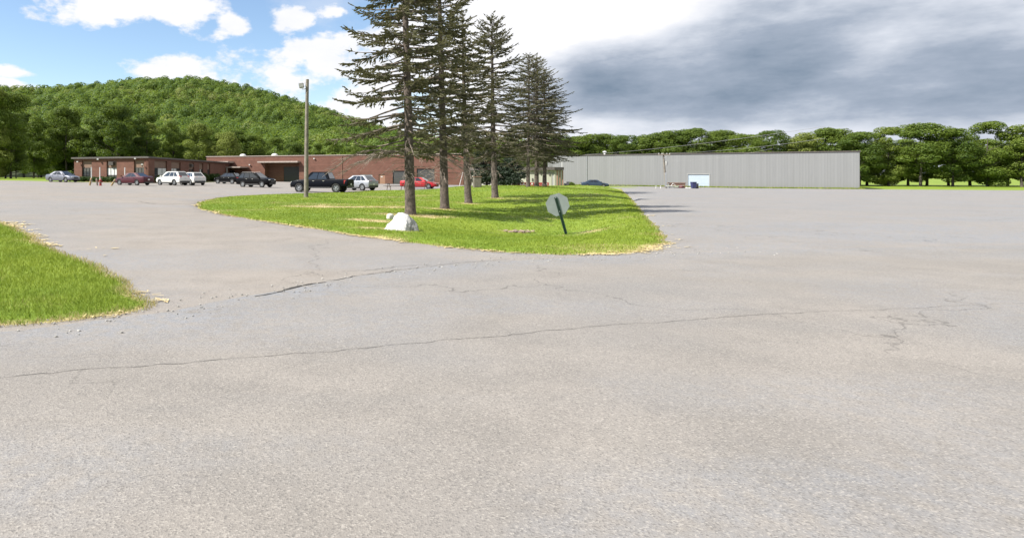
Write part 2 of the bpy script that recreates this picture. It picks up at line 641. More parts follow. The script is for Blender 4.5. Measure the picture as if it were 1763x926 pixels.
M['wire'] = plain('grey_cable', (0.22, 0.22, 0.22), 0.6)
M['pole'] = plain('weathered_pole', (0.165, 0.145, 0.12), 0.85, var=0.25, scale=3, bump=0.3)
M['leaf'] = leaf_mat('broadleaf', (0.044, 0.082, 0.014), (0.170, 0.225, 0.032), third=(0.20, 0.225, 0.055))
M['hillleaf'] = leaf_mat('hill_broadleaf', (0.062, 0.112, 0.024), (0.19, 0.255, 0.045), 'tint', tr=0.42, third=(0.20, 0.215, 0.07), isl_k=0.12, scale=0.05)
M['shrubleaf'] = leaf_mat('shrub_leaf', (0.02, 0.045, 0.010), (0.065, 0.105, 0.02), scale=1.0)
M['limeleaf'] = leaf_mat('lime_shrub_leaf', (0.07, 0.12, 0.02), (0.14, 0.19, 0.04), scale=1.0)
M['needle'] = leaf_mat('spruce_needles', (0.078, 0.082, 0.050), (0.200, 0.190, 0.115), tr=0.28, scale=0.8, third=(0.17, 0.135, 0.09))
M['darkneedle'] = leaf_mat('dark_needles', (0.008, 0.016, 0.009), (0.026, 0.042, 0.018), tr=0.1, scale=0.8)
M['bark'] = plain('spruce_bark', (0.085, 0.068, 0.058), 0.95, var=0.45, scale=7, bump=0.9)
M['limb'] = plain('spruce_limb', (0.14, 0.115, 0.095), 0.95, var=0.3, scale=5)
M['twig'] = plain('dead_twig', (0.22, 0.18, 0.15), 0.95, var=0.3, scale=5)
M['darkbark'] = plain('dark_bark', (0.07, 0.06, 0.05), 0.95, var=0.3, scale=3)
M['earth'] = plain('bare_earth', (0.17, 0.12, 0.08), 0.95, var=0.3)

# ------------------------------------------------------------------ numeric noise


def vnoise(x, y, seed=0):
    x = np.asarray(x, float)
    y = np.asarray(y, float)
    xi, yi = np.floor(x).astype(np.int64), np.floor(y).astype(np.int64)
    fx, fy = x - xi, y - yi
    fx, fy = fx * fx * (3 - 2 * fx), fy * fy * (3 - 2 * fy)

    def h(a, b):
        n = (a * 374761393 + b * 668265263 + seed * 974711) & 0x7fffffff
        n = ((n ^ (n >> 13)) * 1274126177) & 0x7fffffff
        return ((n ^ (n >> 16)) & 0xffff) / 65535.0
    return (h(xi, yi) * (1 - fx) + h(xi + 1, yi) * fx) * (1 - fy) + (h(xi, yi + 1) * (1 - fx) + h(xi + 1, yi + 1) * fx) * fy


def fbm(x, y, seed=0, o=3):
    r, a, s = 0, 0.5, 0
    for i in range(o):
        r = r + a * vnoise(np.asarray(x) * 2 ** i, np.asarray(y) * 2 ** i, seed + i)
        s += a
        a *= 0.5
    return r / s


def in_poly(px, py, poly):
    px = np.asarray(px)
    py = np.asarray(py)
    ins = np.zeros(px.shape, bool)
    n = len(poly)
    for i in range(n):
        x0, y0 = poly[i]
        x1, y1 = poly[(i + 1) % n]
        if y0 == y1:
            continue
        c = ((y0 > py) != (y1 > py)) & (px < (x1 - x0) * (py - y0) / (y1 - y0) + x0)
        ins ^= c
    return ins


def edge_dist(px, py, poly, closed=True):
    d = np.full(np.shape(px), 1e9)
    n = len(poly)
    for i in range(n if closed else n - 1):
        x0, y0 = poly[i]
        x1, y1 = poly[(i + 1) % n]
        dx, dy = x1 - x0, y1 - y0
        L = dx * dx + dy * dy + 1e-12
        t = np.clip(((px - x0) * dx + (py - y0) * dy) / L, 0, 1)
        d = np.minimum(d, np.hypot(px - x0 - t * dx, py - y0 - t * dy))
    return d


def smooth_poly(pts, step, closed=True, jit=0.0, seed=1):
    """Catmull-Rom through the points, resampled"""
    n = len(pts)
    outp = []
    rg = range(n if closed else n - 1)
    for i in rg:
        if closed:
            p0, p1, p2, p3 = (Vector(pts[(i + k) % n]) for k in (-1, 0, 1, 2))
        else:
            p0, p1, p2, p3 = (Vector(pts[min(max(i + k, 0), n - 1)]) for k in (-1, 0, 1, 2))
        L = (p2 - p1).length
        st = max(1, int(L / (step if not callable(step) else step((p1 + p2) * 0.5))))
        for j in range(st):
            t = j / st
            p = 0.5 * ((2 * p1) + (p2 - p0) * t + (2 * p0 - 5 * p1 + 4 * p2 - p3) * t * t + (3 * p1 - p0 - 3 * p2 + p3) * t ** 3)
            outp.append(p)
    if not closed:
        outp.append(Vector(pts[-1]))
    if jit:
        outp = [Vector((p.x + jit * (float(fbm(p.x * 1.7, p.y * 1.7, seed)) - 0.5) * 2,
                        p.y + jit * (float(fbm(p.x * 1.7, p.y * 1.7, seed + 9)) - 0.5) * 2)) for p in outp]
    return [(p.x, p.y) for p in outp]


def sheet(name, poly, spacing, zf, lift, mat, edge_drop=0.0):
    """triangulated sheet that fills a polygon and follows the terrain"""
    pts = [Vector(p) for p in poly]
    xs = [p[0] for p in poly]
    ys = [p[1] for p in poly]
    gx, gy = [], []
    y = min(ys)
    while y < max(ys):
        s = spacing(y)
        row = np.arange(min(xs), max(xs), s)
        gx.append(row + (0.5 * s if len(gx) % 2 else 0))
        gy.append(np.full(row.shape, y))
        y += s
    gx = np.concatenate(gx)
    gy = np.concatenate(gy)
    k = in_poly(gx, gy, poly)
    gx, gy = gx[k], gy[k]
    d = edge_dist(gx, gy, poly)
    sp = np.array([spacing(v) for v in gy])
    k = d > sp * 0.45
    gx, gy = gx[k], gy[k]
    allp = pts + [Vector((float(a), float(b))) for a, b in zip(gx, gy)]
    n = len(pts)
    edges = [(i, (i + 1) % n) for i in range(n)]
    vo, eo, fo, *_ = delaunay_2d_cdt(allp, edges, [], 1, 1e-5)
    X = np.array([v.x for v in vo])
    Y = np.array([v.y for v in vo])
    de = edge_dist(X, Y, poly)
    Z = np.asarray(zf(X, Y)) + lift - edge_drop * (de < 1e-3)
    fl = np.array([len(f) for f in fo], np.int32)
    lp = np.array([i for f in fo for i in f], np.int32)
    o = obj_from_np(name, np.stack([X, Y, Z], 1), fl, lp, mat, None, True)
    return o, X, Y


# ------------------------------------------------------------------ ground
def ring(px_list, zf=gz):
    return [tuple(on_ground(x, y, zf)[:2]) for x, y in px_list]


# far ground: one sheet out to the horizon
gxs = np.concatenate([[-4000, -1500, -700, -350], np.arange(-220, 221, 20), [350, 700, 1500, 4000]])
gys = np.concatenate([[-600, -120, -40], np.arange(-20, 201, 10), [260, 400, 800, 2000, 5000]])
GX, GY = np.meshgrid(gxs, gys)
GZ = gz(GX, GY) - 0.06 - 1.2 * ((GX > -5) & (GX < 45) & (GY > 5) & (GY < 95))
nx, ny = len(gxs), len(gys)
idx = np.arange(nx * ny).reshape(ny, nx)
q = np.stack([idx[:-1, :-1], idx[:-1, 1:], idx[1:, 1:], idx[1:, :-1]], -1).reshape(-1, 4)
ground = obj_from_np('ground', np.stack([GX.ravel(), GY.ravel(), GZ.ravel()], 1), np.full(len(q), 4), q.ravel(), M['turf'], None, True)
set_attr(ground, 'dry', np.zeros(nx * ny))
tag(ground, kind='structure')

# building corners, used for the pavement edge too
WING_L, WING_C, WING_R = Vector((-42.0, 97.8)), Vector((-29.0, 92.6)), Vector((-25.5, 137.0))
MAIN_L, MAIN_R = Vector((-31.0, 139.5)), Vector((21.5, 119.5))
GREY_L, GREY_R = Vector((43.5, 139.5)), Vector((90.0, 112.5))

isl_px = [(338, 351), (346, 360), (400, 373), (500, 388.5), (640, 410), (760, 425), (860, 434.5), (940, 438.5), (1000, 439.5), (1060, 438.5),
          (1100, 435), (1135, 426), (1149, 413), (1136, 396), (1118, 378), (1098, 355), (1085, 340), (1073, 330), (1062, 325)]
isl_px_back = [(450, 336), (390, 339.5), (356, 344.5)]
isl = ring(isl_px) + [(38.0, 104.0), (33.0, 107.0), (22, 104.0), (15.5, 88), (11.0, 78), (7.6, 70)] + ring([(655, 328.5), (600, 331.2), (530, 333.5)]) + ring(isl_px_back)
isl_s = smooth_poly(isl, lambda p: max(0.25, p.length * 0.012), True, 0.14, 2)



def drive_z(X, Y):
    d = edge_dist(np.asarray(X, float), np.asarray(Y, float), isl_s)
    return gz(X, Y) - 0.9 * sm(0.4, 1.3, d) * in_poly(X, Y, isl_s)


# parking lot and driveways: asphalt up to the verges in front of the buildings
lot = [(-75, -14), (110, -14), (130, 60), (126, 96), (92, 110.2), (66, 125.2), (45, 136.5), (30, 128.0), (22, 117.8),
       (-8, 129.5), (-22, 134.5), (-22.6, 118), (-25.6, 92.5), (-29.5, 88.6), (-46, 91.5), (-75, 90.0)]
lot_s = []
for i in range(len(lot)):
    a, b2 = Vector(lot[i]), Vector(lot[(i + 1) % len(lot)])
    nseg = max(1, int((b2 - a).length / 3.0))
    for j in range(nseg):
        p = a.lerp(b2, j / nseg)
        lot_s.append((p.x, p.y))


def lot_sp(y):
    return 0.22 + 0.0 if False else max(0.45, 0.03 * max(y, 0))


drive, DX, DY = sheet('driveway', lot_s, lot_sp, drive_z, 0.0, M['drive'])
tag(drive, kind='structure')

# the public road in front: its edge is the joint that crosses the picture
joint = [(-75, 3.6), (-30, 4.0), (-12, 5.1), (-5, 6.5), (-2.6, 7.6), (-1.7, 8.7), (-0.95, 9.4), (-0.2, 10.35), (1.5, 11.7), (3.6, 12.75),
         (8.0, 14.0), (14, 15.1), (30, 16.6), (60, 18.5), (110, 20)]
joint_s = smooth_poly(joint, 0.35, False, 0.10, 4)
road_poly = [(-75, -14), (110, -14)] + joint_s[::-1]
rp = []
for i in range(len(road_poly)):
    a, b2 = Vector(road_poly[i]), Vector(road_poly[(i + 1) % len(road_poly)])
    nseg = max(1, int((b2 - a).length / 4.0))
    for j in range(nseg):
        p = a.lerp(b2, j / nseg)
        rp.append((p.x, p.y))
road, RX, RY = sheet('road', rp, lambda y: 0.4, gz, 0.005, M['road'])
tag(road, kind='structure')
# worn blue-grey band along the joint
jd = edge_dist(RX, RY, joint_s, False)
wearR = np.clip(1.0 - jd / (1.0 + 0.9 * fbm(RX * 0.5, RY * 0.5, 3)), 0, 1) * 1.0 * (fbm(RX * 0.35, RY * 0.9, 5) > 0.36)
wearR = wearR + 0.55 * sm(0.56, 0.7, fbm(RX * 0.25, RY * 0.6, 12))
set_attr(road, 'wear', wearR)
jd = edge_dist(DX, DY, joint_s, False)
lawn_l_edge = ring([(0, 383), (60, 408), (100, 430), (180, 462), (250, 506)])
wearD = np.clip(1.0 - edge_dist(DX, DY, lawn_l_edge, False) / 1.6, 0, 1) * 0.9 * fbm(DX * 0.8, DY * 0.8, 8)
wearD = wearD + 0.85 * sm(6.5, 10, DX) * sm(13, 17, DY)
wearD = wearD + 0.6 * sm(0.55, 0.7, fbm(DX * 0.12, DY * 0.4, 15))
set_attr(drive, 'wear', wearD)

# open crack along part of the joint and a few thinner ones
def crack_strip(mb, pts, w0, seed):
    rr = random.Random(seed)
    P = smooth_poly(pts, 0.07, False, 0.06, seed)
    P = [(a + 0.10 * (float(fbm(a * 6.0, b * 6.0, seed + 40)) - 0.5), b + 0.10 * (float(fbm(a * 6.0, b * 6.0, seed + 60)) - 0.5)) for a, b in P]
    L, Rr = [], []
    for i, p in enumerate(P):
        a = Vector(P[max(i - 1, 0)])
        c = Vector(P[min(i + 1, len(P) - 1)])
        d = (c - a).normalized()
        nrm = Vector((-d.y, d.x))
        t = i / (len(P) - 1)
        ww = w0 * (0.25 + 0.75 * math.sin(math.pi * min(max(t, 0.03), 0.97)) ** 0.5) * rr.uniform(0.35, 1.25)
        z = float(gz(p[0], p[1])) + 0.0095
        L.append((p[0] + nrm.x * ww, p[1] + nrm.y * ww, z))
        Rr.append((p[0] - nrm.x * ww, p[1] - nrm.y * ww, z))
    n = len(P)
    mb.poly(L + Rr, [(i, n + i, n + i + 1, i + 1) for i in range(n - 1)])


mb = MB()
crack_strip(mb, ring([(440, 512), (480, 502), (520, 492), (560, 486)]), 0.030, 3)
crack_strip(mb, ring([(560, 485), (590, 480), (650, 470), (720, 461)]), 0.014, 5)
crack_strip(mb, ring([(720, 461), (800, 452), (880, 447)]), 0.008, 6)
crack_strip(mb, ring([(330, 350), (290, 352), (262, 351), (238, 347)]), 0.03, 7)
crack_strip(mb, ring([(590, 468), (640, 465), (700, 458), (742, 456)]), 0.009, 8)
crack_strip(mb, [(9.5, 8.6), (13, 8.4), (18, 9.8), (26, 10.0)], 0.009, 12)
crack_strip(mb, [(-11, 3.9), (-6, 4.6), (-1, 5.9), (4.5, 7.6), (10, 8.6)], 0.004, 21)
M['crack'] = plain('crack_dark', (0.035, 0.033, 0.03), 0.95)
tag(mb.build('road_cracks', M['crack']), kind='structure')

# ------------------------------------------------------------------ lawns
def lawn_sp(y):
    return max(0.32, 0.016 * y)


def isl_z(X, Y):
    X = np.asarray(X, float)
    Y = np.asarray(Y, float)
    d = edge_dist(X, Y, isl)
    return gz(X, Y) + lawn_bump(X, Y) * sm(0.0, 2.6, d) + 0.04 * sm(0.0, 0.6, d)


lawn, LX, LY = sheet('lawn', isl_s, lawn_sp, isl_z, 0.015, M['turf'], 0.03)
tag(lawn, kind='structure')
dry_spots = [((615, 357), 2.6, 0.9, 1.0), ((632, 380), 1.1, 0.7, 1.0), ((668, 395), 0.8, 0.5, 0.8), ((705, 371), 1.6, 0.9, 0.9), ((764, 361), 1.2, 0.7, 0.75),
             ((740, 373), 1.2, 0.4, 0.9), ((892, 400), 0.55, 0.35, 1.3), ((970, 407), 0.5, 0.2, 1.1), ((925, 404), 0.45, 0.2, 0.55), ((948, 389), 0.4, 0.18, 0.7),
             ((1028, 397), 0.8, 0.35, 0.4), ((806, 351), 1.0, 0.6, 0.7), ((853, 342), 1.0, 0.6, 0.6), ((560, 352), 2.0, 1.5, 0.55), ((870, 404), 0.6, 0.2, 0.7),
             ((1037, 335), 1.0, 0.3, 0.8), ((660, 340), 3.0, 3.0, 0.45),  ((690, 399), 0.9, 0.35, 0.6)]
dry_c = [(on_ground(px, py, isl_z), rx, ry, k) for (px, py), rx, ry, k in dry_spots]


def dry_isl(X, Y):
    d = edge_dist(X, Y, isl_s)
    v = (0.35 + 0.45 * fbm(X * 0.8, Y * 0.8, 29)) * np.clip(1 - d / (0.10 + 0.34 * fbm(X * 0.7, Y * 0.7, 21) + 0.12 * np.exp(-((X - 7.6) ** 2 + (Y - 15.5) ** 2) / 2.0)), 0, 1)
    nz = fbm(X * 0.9, Y * 0.9, 22)
    nz2 = 0.35 + 1.1 * fbm(X * 4.5, Y * 4.5, 27)
    for c, rx, ry, k in dry_c:
        r2 = ((X - c.x) / rx) ** 2 + ((Y - c.y) / ry) ** 2
        v = np.maximum(v, k * np.exp(-r2 * 0.8) * (0.15 + 1.5 * nz * nz2))
    return v + 0.35 * sm(0.58, 0.75, fbm(X * 0.35, Y * 0.35, 23))


set_attr(lawn, 'dry', dry_isl(LX, LY))

left = lawn_l_edge + [(-2.5, 8.3), (-2.75, 7.75), (-3.5, 7.25), (-5.6, 6.6), (-12.2, 5.5), (-24, 4.6), (-40, 4.2), (-40, 30), (-26.0, 30.0), (-17.5, 27.0)]
left_s = smooth_poly(left, lambda p: 0.25 if p.length < 26 else 1.0, True, 0.12, 3)


def left_z(X, Y):
    d = edge_dist(np.asarray(X, float), np.asarray(Y, float), left)
    return gz(X, Y) + 0.05 * sm(0.0, 0.8, d)


lawn2, L2X, L2Y = sheet('lawn', left_s, lambda y: 0.4, left_z, 0.012, M['turf'], 0.03)
tag(lawn2, kind='structure')


def dry_left(X, Y):
    d = edge_dist(X, Y, left_s)
    return 0.85 * np.clip(1 - d / (0.15 + 0.45 * fbm(X * 0.9, Y * 0.9, 31)), 0, 1) + 0.3 * sm(0.6, 0.8, fbm(X * 0.5, Y * 0.5, 32))


set_attr(lawn2, 'dry', dry_left(L2X, L2Y))

# grass blades
rng = np.random.default_rng(7)


def blades(name, poly, zf, dryf, n, keep, hmin, hmax):
    xs = np.array([p[0] for p in poly])
    ys = np.array([p[1] for p in poly])
    bx, by = [], []
    tot = 0
    while tot < n:
        x = rng.uniform(xs.min(), xs.max(), n * 3)
        y = rng.uniform(ys.min(), ys.max(), n * 3)
        d = np.hypot(x, y)
        k = (rng.random(n * 3) < keep(d)) & (np.abs(x / np.maximum(y, 0.5) - 0.0) < 1.3)
        x, y = x[k], y[k]
        k = in_poly(x, y, poly)
        bx.append(x[k])
        by.append(y[k])
        tot += k.sum()
    x = np.concatenate(bx)[:n]
    y = np.concatenate(by)[:n]
    d = np.hypot(x, y)
    dr = dryf(x, y)
    z = np.asarray(zf(x, y)) + 0.005
    k = rng.random(n) > np.clip(1.3 * (dr - 0.4), 0, 0.85)
    x, y, d, dr, z = x[k], y[k], d[k], dr[k], z[k]
    m = len(x)
    clump = fbm(x * 2.2, y * 2.2, 40)
    h = rng.uniform(hmin, hmax, m) * (0.55 + 0.9 * clump)
    wd = np.maximum(0.0055, 0.0011 * d) * rng.uniform(0.7, 1.3, m)
    a = rng.uniform(0, 2 * np.pi, m)
    lean = rng.uniform(0.2, 1.1, m) * h
    la = rng.uniform(0, 2 * np.pi, m)
    v = np.zeros((m, 3, 3))
    v[:, 0] = np.stack([x - np.cos(a) * wd * .5, y - np.sin(a) * wd * .5, z], 1)
    v[:, 1] = np.stack([x + np.cos(a) * wd * .5, y + np.sin(a) * wd * .5, z], 1)
    v[:, 2] = np.stack([x + np.cos(la) * lean, y + np.sin(la) * lean, z + h], 1)
    o = tris_obj(name, v.reshape(-1, 3), M['blade'])
    set_attr(o, 'dry', np.repeat(dr, 3))
    return tag(o, kind='stuff')


g1 = blades('grass', left_s, left_z, dry_left, 120000, lambda d: np.clip((9.0 / d) ** 1.7, 0, 1) * (d < 34), 0.04, 0.09)
tag(g1, 'bright green grass of the verge beside the driveway corner, pale straw along its edge', 'grass')
g2 = blades('grass', isl_s, isl_z, dry_isl, 230000, lambda d: np.clip((14.0 / d) ** 1.9, 0, 1), 0.028, 0.062)
tag(g2, 'mown grass of the big lawn island under the row of spruces, with dry patches', 'grass')


def straw_bits(poly_edges, n, spread, seed):
    rg = np.random.default_rng(seed)
    P = np.array(poly_edges)
    i = rg.integers(0, len(P), n)
    c = P[i]
    off = rg.normal(0, spread, (n, 2))
    x, y = c[:, 0] + off[:, 0], c[:, 1] + off[:, 1]
    k = fbm(x * 0.9, y * 0.9, seed) > 0.47
    x, y = x[k], y[k]
    m = len(x)
    z = gz(x, y) + 0.012 + rg.random(m) * 0.02
    d = np.hypot(x, y)
    l = rg.uniform(0.03, 0.10, m)
    wd = np.maximum(0.006, 0.0009 * d)
    a = rg.uniform(0, 2 * np.pi, m)
    v = np.zeros((m, 4, 3))
    ca, sa = np.cos(a), np.sin(a)
    for j, (u, s) in enumerate(((-1, -1), (1, -1), (1, 1), (-1, 1))):
        v[:, j] = np.stack([x + ca * l * u - sa * wd * s, y + sa * l * u + ca * wd * s, z + 0.004 * u], 1)
    return v.reshape(-1, 3)


edge_pts = [p for p in left_s if p[1] > 6.4 and p[0] > -18 and p[1] < 26]
wisps = ring([(165, 442), (172, 436), (178, 432), (185, 436), (170, 448), (60, 395), (30, 388), (20, 384)])
corner = ring([(1150, 405), (1158, 416), (1152, 424), (1140, 430), (1120, 372), (1135, 390)])
front = [p for p in isl_s if p[1] < 34 and p[0] < 8]
vv = np.concatenate([straw_bits(edge_pts, 1300, 0.12, 51), straw_bits(wisps, 520, 0.22, 52), straw_bits(corner, 130, 0.28, 53), straw_bits(front, 1100, 0.07, 54)])
tag(quads_obj('straw', vv, M['straw']), 'pale dry grass clippings strewn along the lawn edges', 'straw', kind='stuff')

# loose stones along the road edge
rg = np.random.default_rng(5)
mb = MB()
P = np.array([p for p in joint_s if -5 < p[0] < 9])
for _ in range(330):
    c = P[rg.integers(0, len(P))] + rg.normal(0, 0.35, 2)
    s = rg.uniform(0.006, 0.02)
    z = float(gz(*c)) + 0.008
    a = rg.uniform(0, 6.28)
    vs = []
    for (r, h) in ((1.0, 0.0), (0.85, 0.7)):
        for k in range(5):
            t = a + k * 1.257
            rr = s * r * rg.uniform(0.7, 1.2)
            vs.append((c[0] + math.cos(t) * rr, c[1] + math.sin(t) * rr, z + s * h))
    mb.poly(vs, [(5, 6, 7, 8, 9)] + [(k, (k + 1) % 5, 5 + (k + 1) % 5, 5 + k) for k in range(5)])
M['stone'] = plain('road_stone', (0.30, 0.29, 0.27), 0.9, var=0.4, scale=8)
tag(mb.build('gravel', M['stone']), 'loose gravel scattered along the road joint', 'gravel', kind='stuff')

# ------------------------------------------------------------------ hill
hp = [(-1400, 170), (-700, 165), (-300, 160), (0, 153), (60, 154), (110, 151), (180, 144), (250, 138), (320, 136), (370, 141), (430, 152), (500, 172), (560, 192),
      (600, 207), (680, 229), (760, 246), (860, 262), (960, 276), (1100, 288), (1400, 297), (2500, 300)]
h_t = np.array([(p[0] - HX) / F for p in hp])
h_h = np.array([(HY - p[1]) / F for p in hp])
HILL_Y0, HILL_Y1 = 185.0, 640.0


def hill_z(X, Y):
    t = X / np.maximum(Y, 1.0)
    Hh = np.interp(t, h_t, h_h) * HILL_Y1 - 8.0
    s = np.clip((Y - HILL_Y0) / (HILL_Y1 - HILL_Y0), 0, 1.4)
    prof = np.where(s < 1, 1.08 * s ** 1.25 - 0.08 * s ** 4, 1 - (s - 1) * 0.8)
    lump = (fbm(X * 0.012, Y * 0.012, 61, 4) - 0.5) * 30 * np.clip(s * 2, 0, 1) * np.clip(1.15 - s, 0, 1) * np.clip(Hh / 60, 0, 1)
    return np.maximum(Hh, 0) * np.maximum(prof, 0) + lump - 0.2


ts = np.linspace(-1.2, 0.75, 90)
Ys = np.linspace(HILL_Y0, HILL_Y1 * 1.35, 60)
TT, YY = np.meshgrid(ts, Ys)
XX = TT * YY
ZZ = hill_z(XX, YY)
idx = np.arange(TT.size).reshape(TT.shape)
q = np.stack([idx[:-1, :-1], idx[:-1, 1:], idx[1:, 1:], idx[1:, :-1]], -1).reshape(-1, 4)
M['forestfloor'] = plain('forest_floor', (0.04, 0.055, 0.02), 0.95, var=0.3, scale=0.1)
hill = obj_from_np('hill', np.stack([XX.ravel(), YY.ravel(), ZZ.ravel()], 1), np.full(len(q), 4), q.ravel(), M['forestfloor'], None, True)
tag(hill, kind='structure')


def leaves(rg, blobs, n, size, asp=0.7, up=0.25, jit=0.65, inner=0.4):
    """n leaf-clump quads over a list of ellipsoid blobs (cx,cy,cz,rx,ry,rz)"""
    B = np.asarray(blobs, float)
    area = (B[:, 3] * B[:, 4] + B[:, 3] * B[:, 5] + B[:, 4] * B[:, 5])
    bi = rg.choice(len(B), n, p=area / area.sum())
    d = rg.normal(size=(n, 3))
    d /= np.linalg.norm(d, axis=1, keepdims=True)
    r = 1 - inner * rg.random(n) ** 2
    pos = B[bi, :3] + d * B[bi, 3:6] * r[:, None]
    nr = d / B[bi, 3:6]
    nr /= np.linalg.norm(nr, axis=1, keepdims=True)
    nr = nr + rg.normal(size=(n, 3)) * jit + np.array([0, 0, up])
    nr /= np.linalg.norm(nr, axis=1, keepdims=True)
    rv = rg.normal(size=(n, 3))
    t = np.cross(nr, rv)
    t /= np.linalg.norm(t, axis=1, keepdims=True)
    b = np.cross(nr, t)
    s = (size * rg.uniform(0.6, 1.4, n) * 0.5)[:, None] if np.isscalar(size) else (np.asarray(size)[bi] * rg.uniform(0.6, 1.4, n) * 0.5)[:, None]
    v = np.stack([pos + t * s, pos + b * s * asp, pos - t * s, pos - b * s * asp], 1)
    return v.reshape(-1, 3), bi


# forest on the hill: each crown a handful of leafy lobes
rg = np.random.default_rng(11)
blobs, sizes, tints = [], [], []
n_tree = 0
Yc = HILL_Y0 + 12
while Yc < HILL_Y1 + 60:
    sp = 6.0 + Yc * 0.004
    for t in np.arange(-0.66, 0.55, sp / Yc):
        tj = t + rg.uniform(-0.5, 0.5) * sp / Yc
        Yj = Yc + rg.uniform(-0.5, 0.5) * sp
        X = tj * Yj
        Hh = np.interp(tj, h_t, h_h) * HILL_Y1 - 8
        if Hh < 4 and Yj > 330:
            continue
        z = float(hill_z(np.array(X), np.array(Yj)))
        cr_ = rg.uniform(2.9, 5.6) * (1 + 0.0002 * Yj)
        ht = rg.uniform(6.5, 14.5)
        tint = np.clip(rg.normal(0.42, 0.32) + (fbm(X * 0.016, Yj * 0.016, 71) - 0.5) * 1.5, 0, 1)  # broad noise paints brighter patches into the crowns as if sunlit
        nb = 4
        n_tree += 1
        for k in range(nb):
            a = rg.uniform(0, 6.28)
            rr = cr_ * (0.25 + 0.4 * rg.random())
            top = k == 0
            blobs.append((X + (0 if top else math.cos(a) * rr), Yj + (0 if top else math.sin(a) * rr),
                          z + ht * (0.82 if top else rg.uniform(0.5, 0.76)),
                          cr_ * (0.72 if top else rg.uniform(0.4, 0.6)), cr_ * (0.72 if top else rg.uniform(0.4, 0.6)), cr_ * (0.62 if top else rg.uniform(0.36, 0.5))))
            sizes.append(0.6 + Yj * 0.0010)
            tints.append(tint)
    Yc += sp * 0.82
N = n_tree * 340
v, bi = leaves(rg, blobs, N, np.array(sizes), 0.75, 0.25, 0.24, 0.12)
forest = quads_obj('forest', v, M['hillleaf'])
set_attr(forest, 'tint', np.repeat(np.array(tints)[bi], 4))
tag(forest, 'green broadleaf forest covering the rounded hill behind the brick factory', 'forest', kind='stuff')
print('hill trees', n_tree, 'leaf quads', N)

# ------------------------------------------------------------------ broadleaf trees
def broadleaf_parts(seed, H, Rc, low, n, size):
    rg = np.random.default_rng(seed)
    blobs = []
    for k in range(40):
        u = rg.random()
        zz = low + (1 - low) * u
        q_ = (zz - low) / (1 - low)
        env = (0.62 + 0.38 * min(1, q_ / 0.35)) if q_ < 0.55 else math.sqrt(max(0.02, 1 - ((q_ - 0.55) / 0.47) ** 2))
        a = rg.uniform(0, 6.28)
        rr = Rc * env * rg.uniform(0.25, 0.85)
        r = Rc * rg.uniform(0.24, 0.42)
        blobs.append((math.cos(a) * rr, math.sin(a) * rr, min(zz * H, H - r * 0.6), r, r, r * rg.uniform(0.6, 0.85)))
    v, _ = leaves(rg, blobs, n, size, 0.7, 0.3, 0.5, 0.35)
    crown = quads_obj('crown', v, M['leaf'])
    mb = MB()
    rr = random.Random(seed)
    mb.tube([(0, 0, -0.5), (0.1, 0, H * .15), (0.0, 0.15, H * .4), (0.1, 0, H * .75)], [.26, .2, .15, .05], 7)
    for k in range(7):
        a = rr.uniform(0, 6.28)
        z0 = H * rr.uniform(0.2, 0.6)
        L = Rc * rr.uniform(0.5, 0.85)
        mb.tube([(0, 0, z0), (math.cos(a) * L * .5, math.sin(a) * L * .5, z0 + L * .45), (math.cos(a) * L, math.sin(a) * L, z0 + L * .8)], [.09, .06, .025], 5)
    trunk = mb.build('trunk', M['darkbark'], None, 60)
    return crown, trunk


VAR = []
for i, (H, Rc, low, n) in enumerate([(16, 4.6, .10, 9500), (17, 5.2, .06, 10500), (15, 4.0, .12, 8500), (18, 4.4, .05, 10500), (14, 5.0, .10, 9000), (16, 3.6, .03, 8500)]):
    VAR.append((H, *broadleaf_parts(100 + i, H, Rc, low, int(n * 2.0), 0.29)))
used = [False] * len(VAR)


def place_tree(x, y, z, height, var, rz, name, label, group, wide=1.0):
    H, crown, trunk = VAR[var]
    t = thing(name, label, 'tree', (x, y, z), rz, group)
    s = height / H
    t.scale = (s * wide, s * wide, s)
    if not used[var]:
        crown.parent = t
        trunk.parent = t
        used[var] = True
    else:
        copy_child(crown, t)
        copy_child(trunk, t)
    return t


rr = random.Random(21)
# wood edge behind the office wing (tops measured along the picture)
tops = [(-160, 150), (-110, 160), (-60, 155), (-15, 150), (22, 160), (60, 200), (98, 203), (118, 186), (160, 203), (204, 182), (250, 196), (300, 208), (345, 214), (385, 224), (425, 233)]
for i, (px, py) in enumerate(tops):
    Y = 150 + rr.uniform(-4, 8) + (6 if px > 230 else 0) - (26 if px < 40 else 0)
    p = at_depth(px + rr.uniform(-4, 4), py, Y)
    zg = float(gz(p.x, p.y))
    place_tree(p.x, p.y, zg, p.z - zg, [3, 1, 0, 3, 1, 2, 4, 0, 5, 1, 3, 2, 0, 4, 5][i], rr.uniform(0, 6.28), 'woodland_tree',
               'tall broadleaf tree in the front row of the wood behind the low office wing', 'tall trees at the wood edge', 1.0 if px != 204 else 1.15)
# a lower, shaded under-row that closes the wood down to the ground
for i in range(22):
    px = -170 + i * 29 + rr.uniform(-8, 8)
    py = 238 + rr.uniform(-16, 14)
    Y = 157 + rr.uniform(-3, 3) - (24 if px < 40 else 0) + (10 if px > 260 else 0)
    p = at_depth(px, py, Y)
    zg = float(gz(p.x, p.y))
    place_tree(p.x, p.y, zg, p.z - zg, rr.choice([5, 2, 4, 0]), rr.uniform(0, 6.28), 'understory_tree',
               'lower leafy tree filling the shaded foot of the wood edge', 'understory of the wood', 1.15)
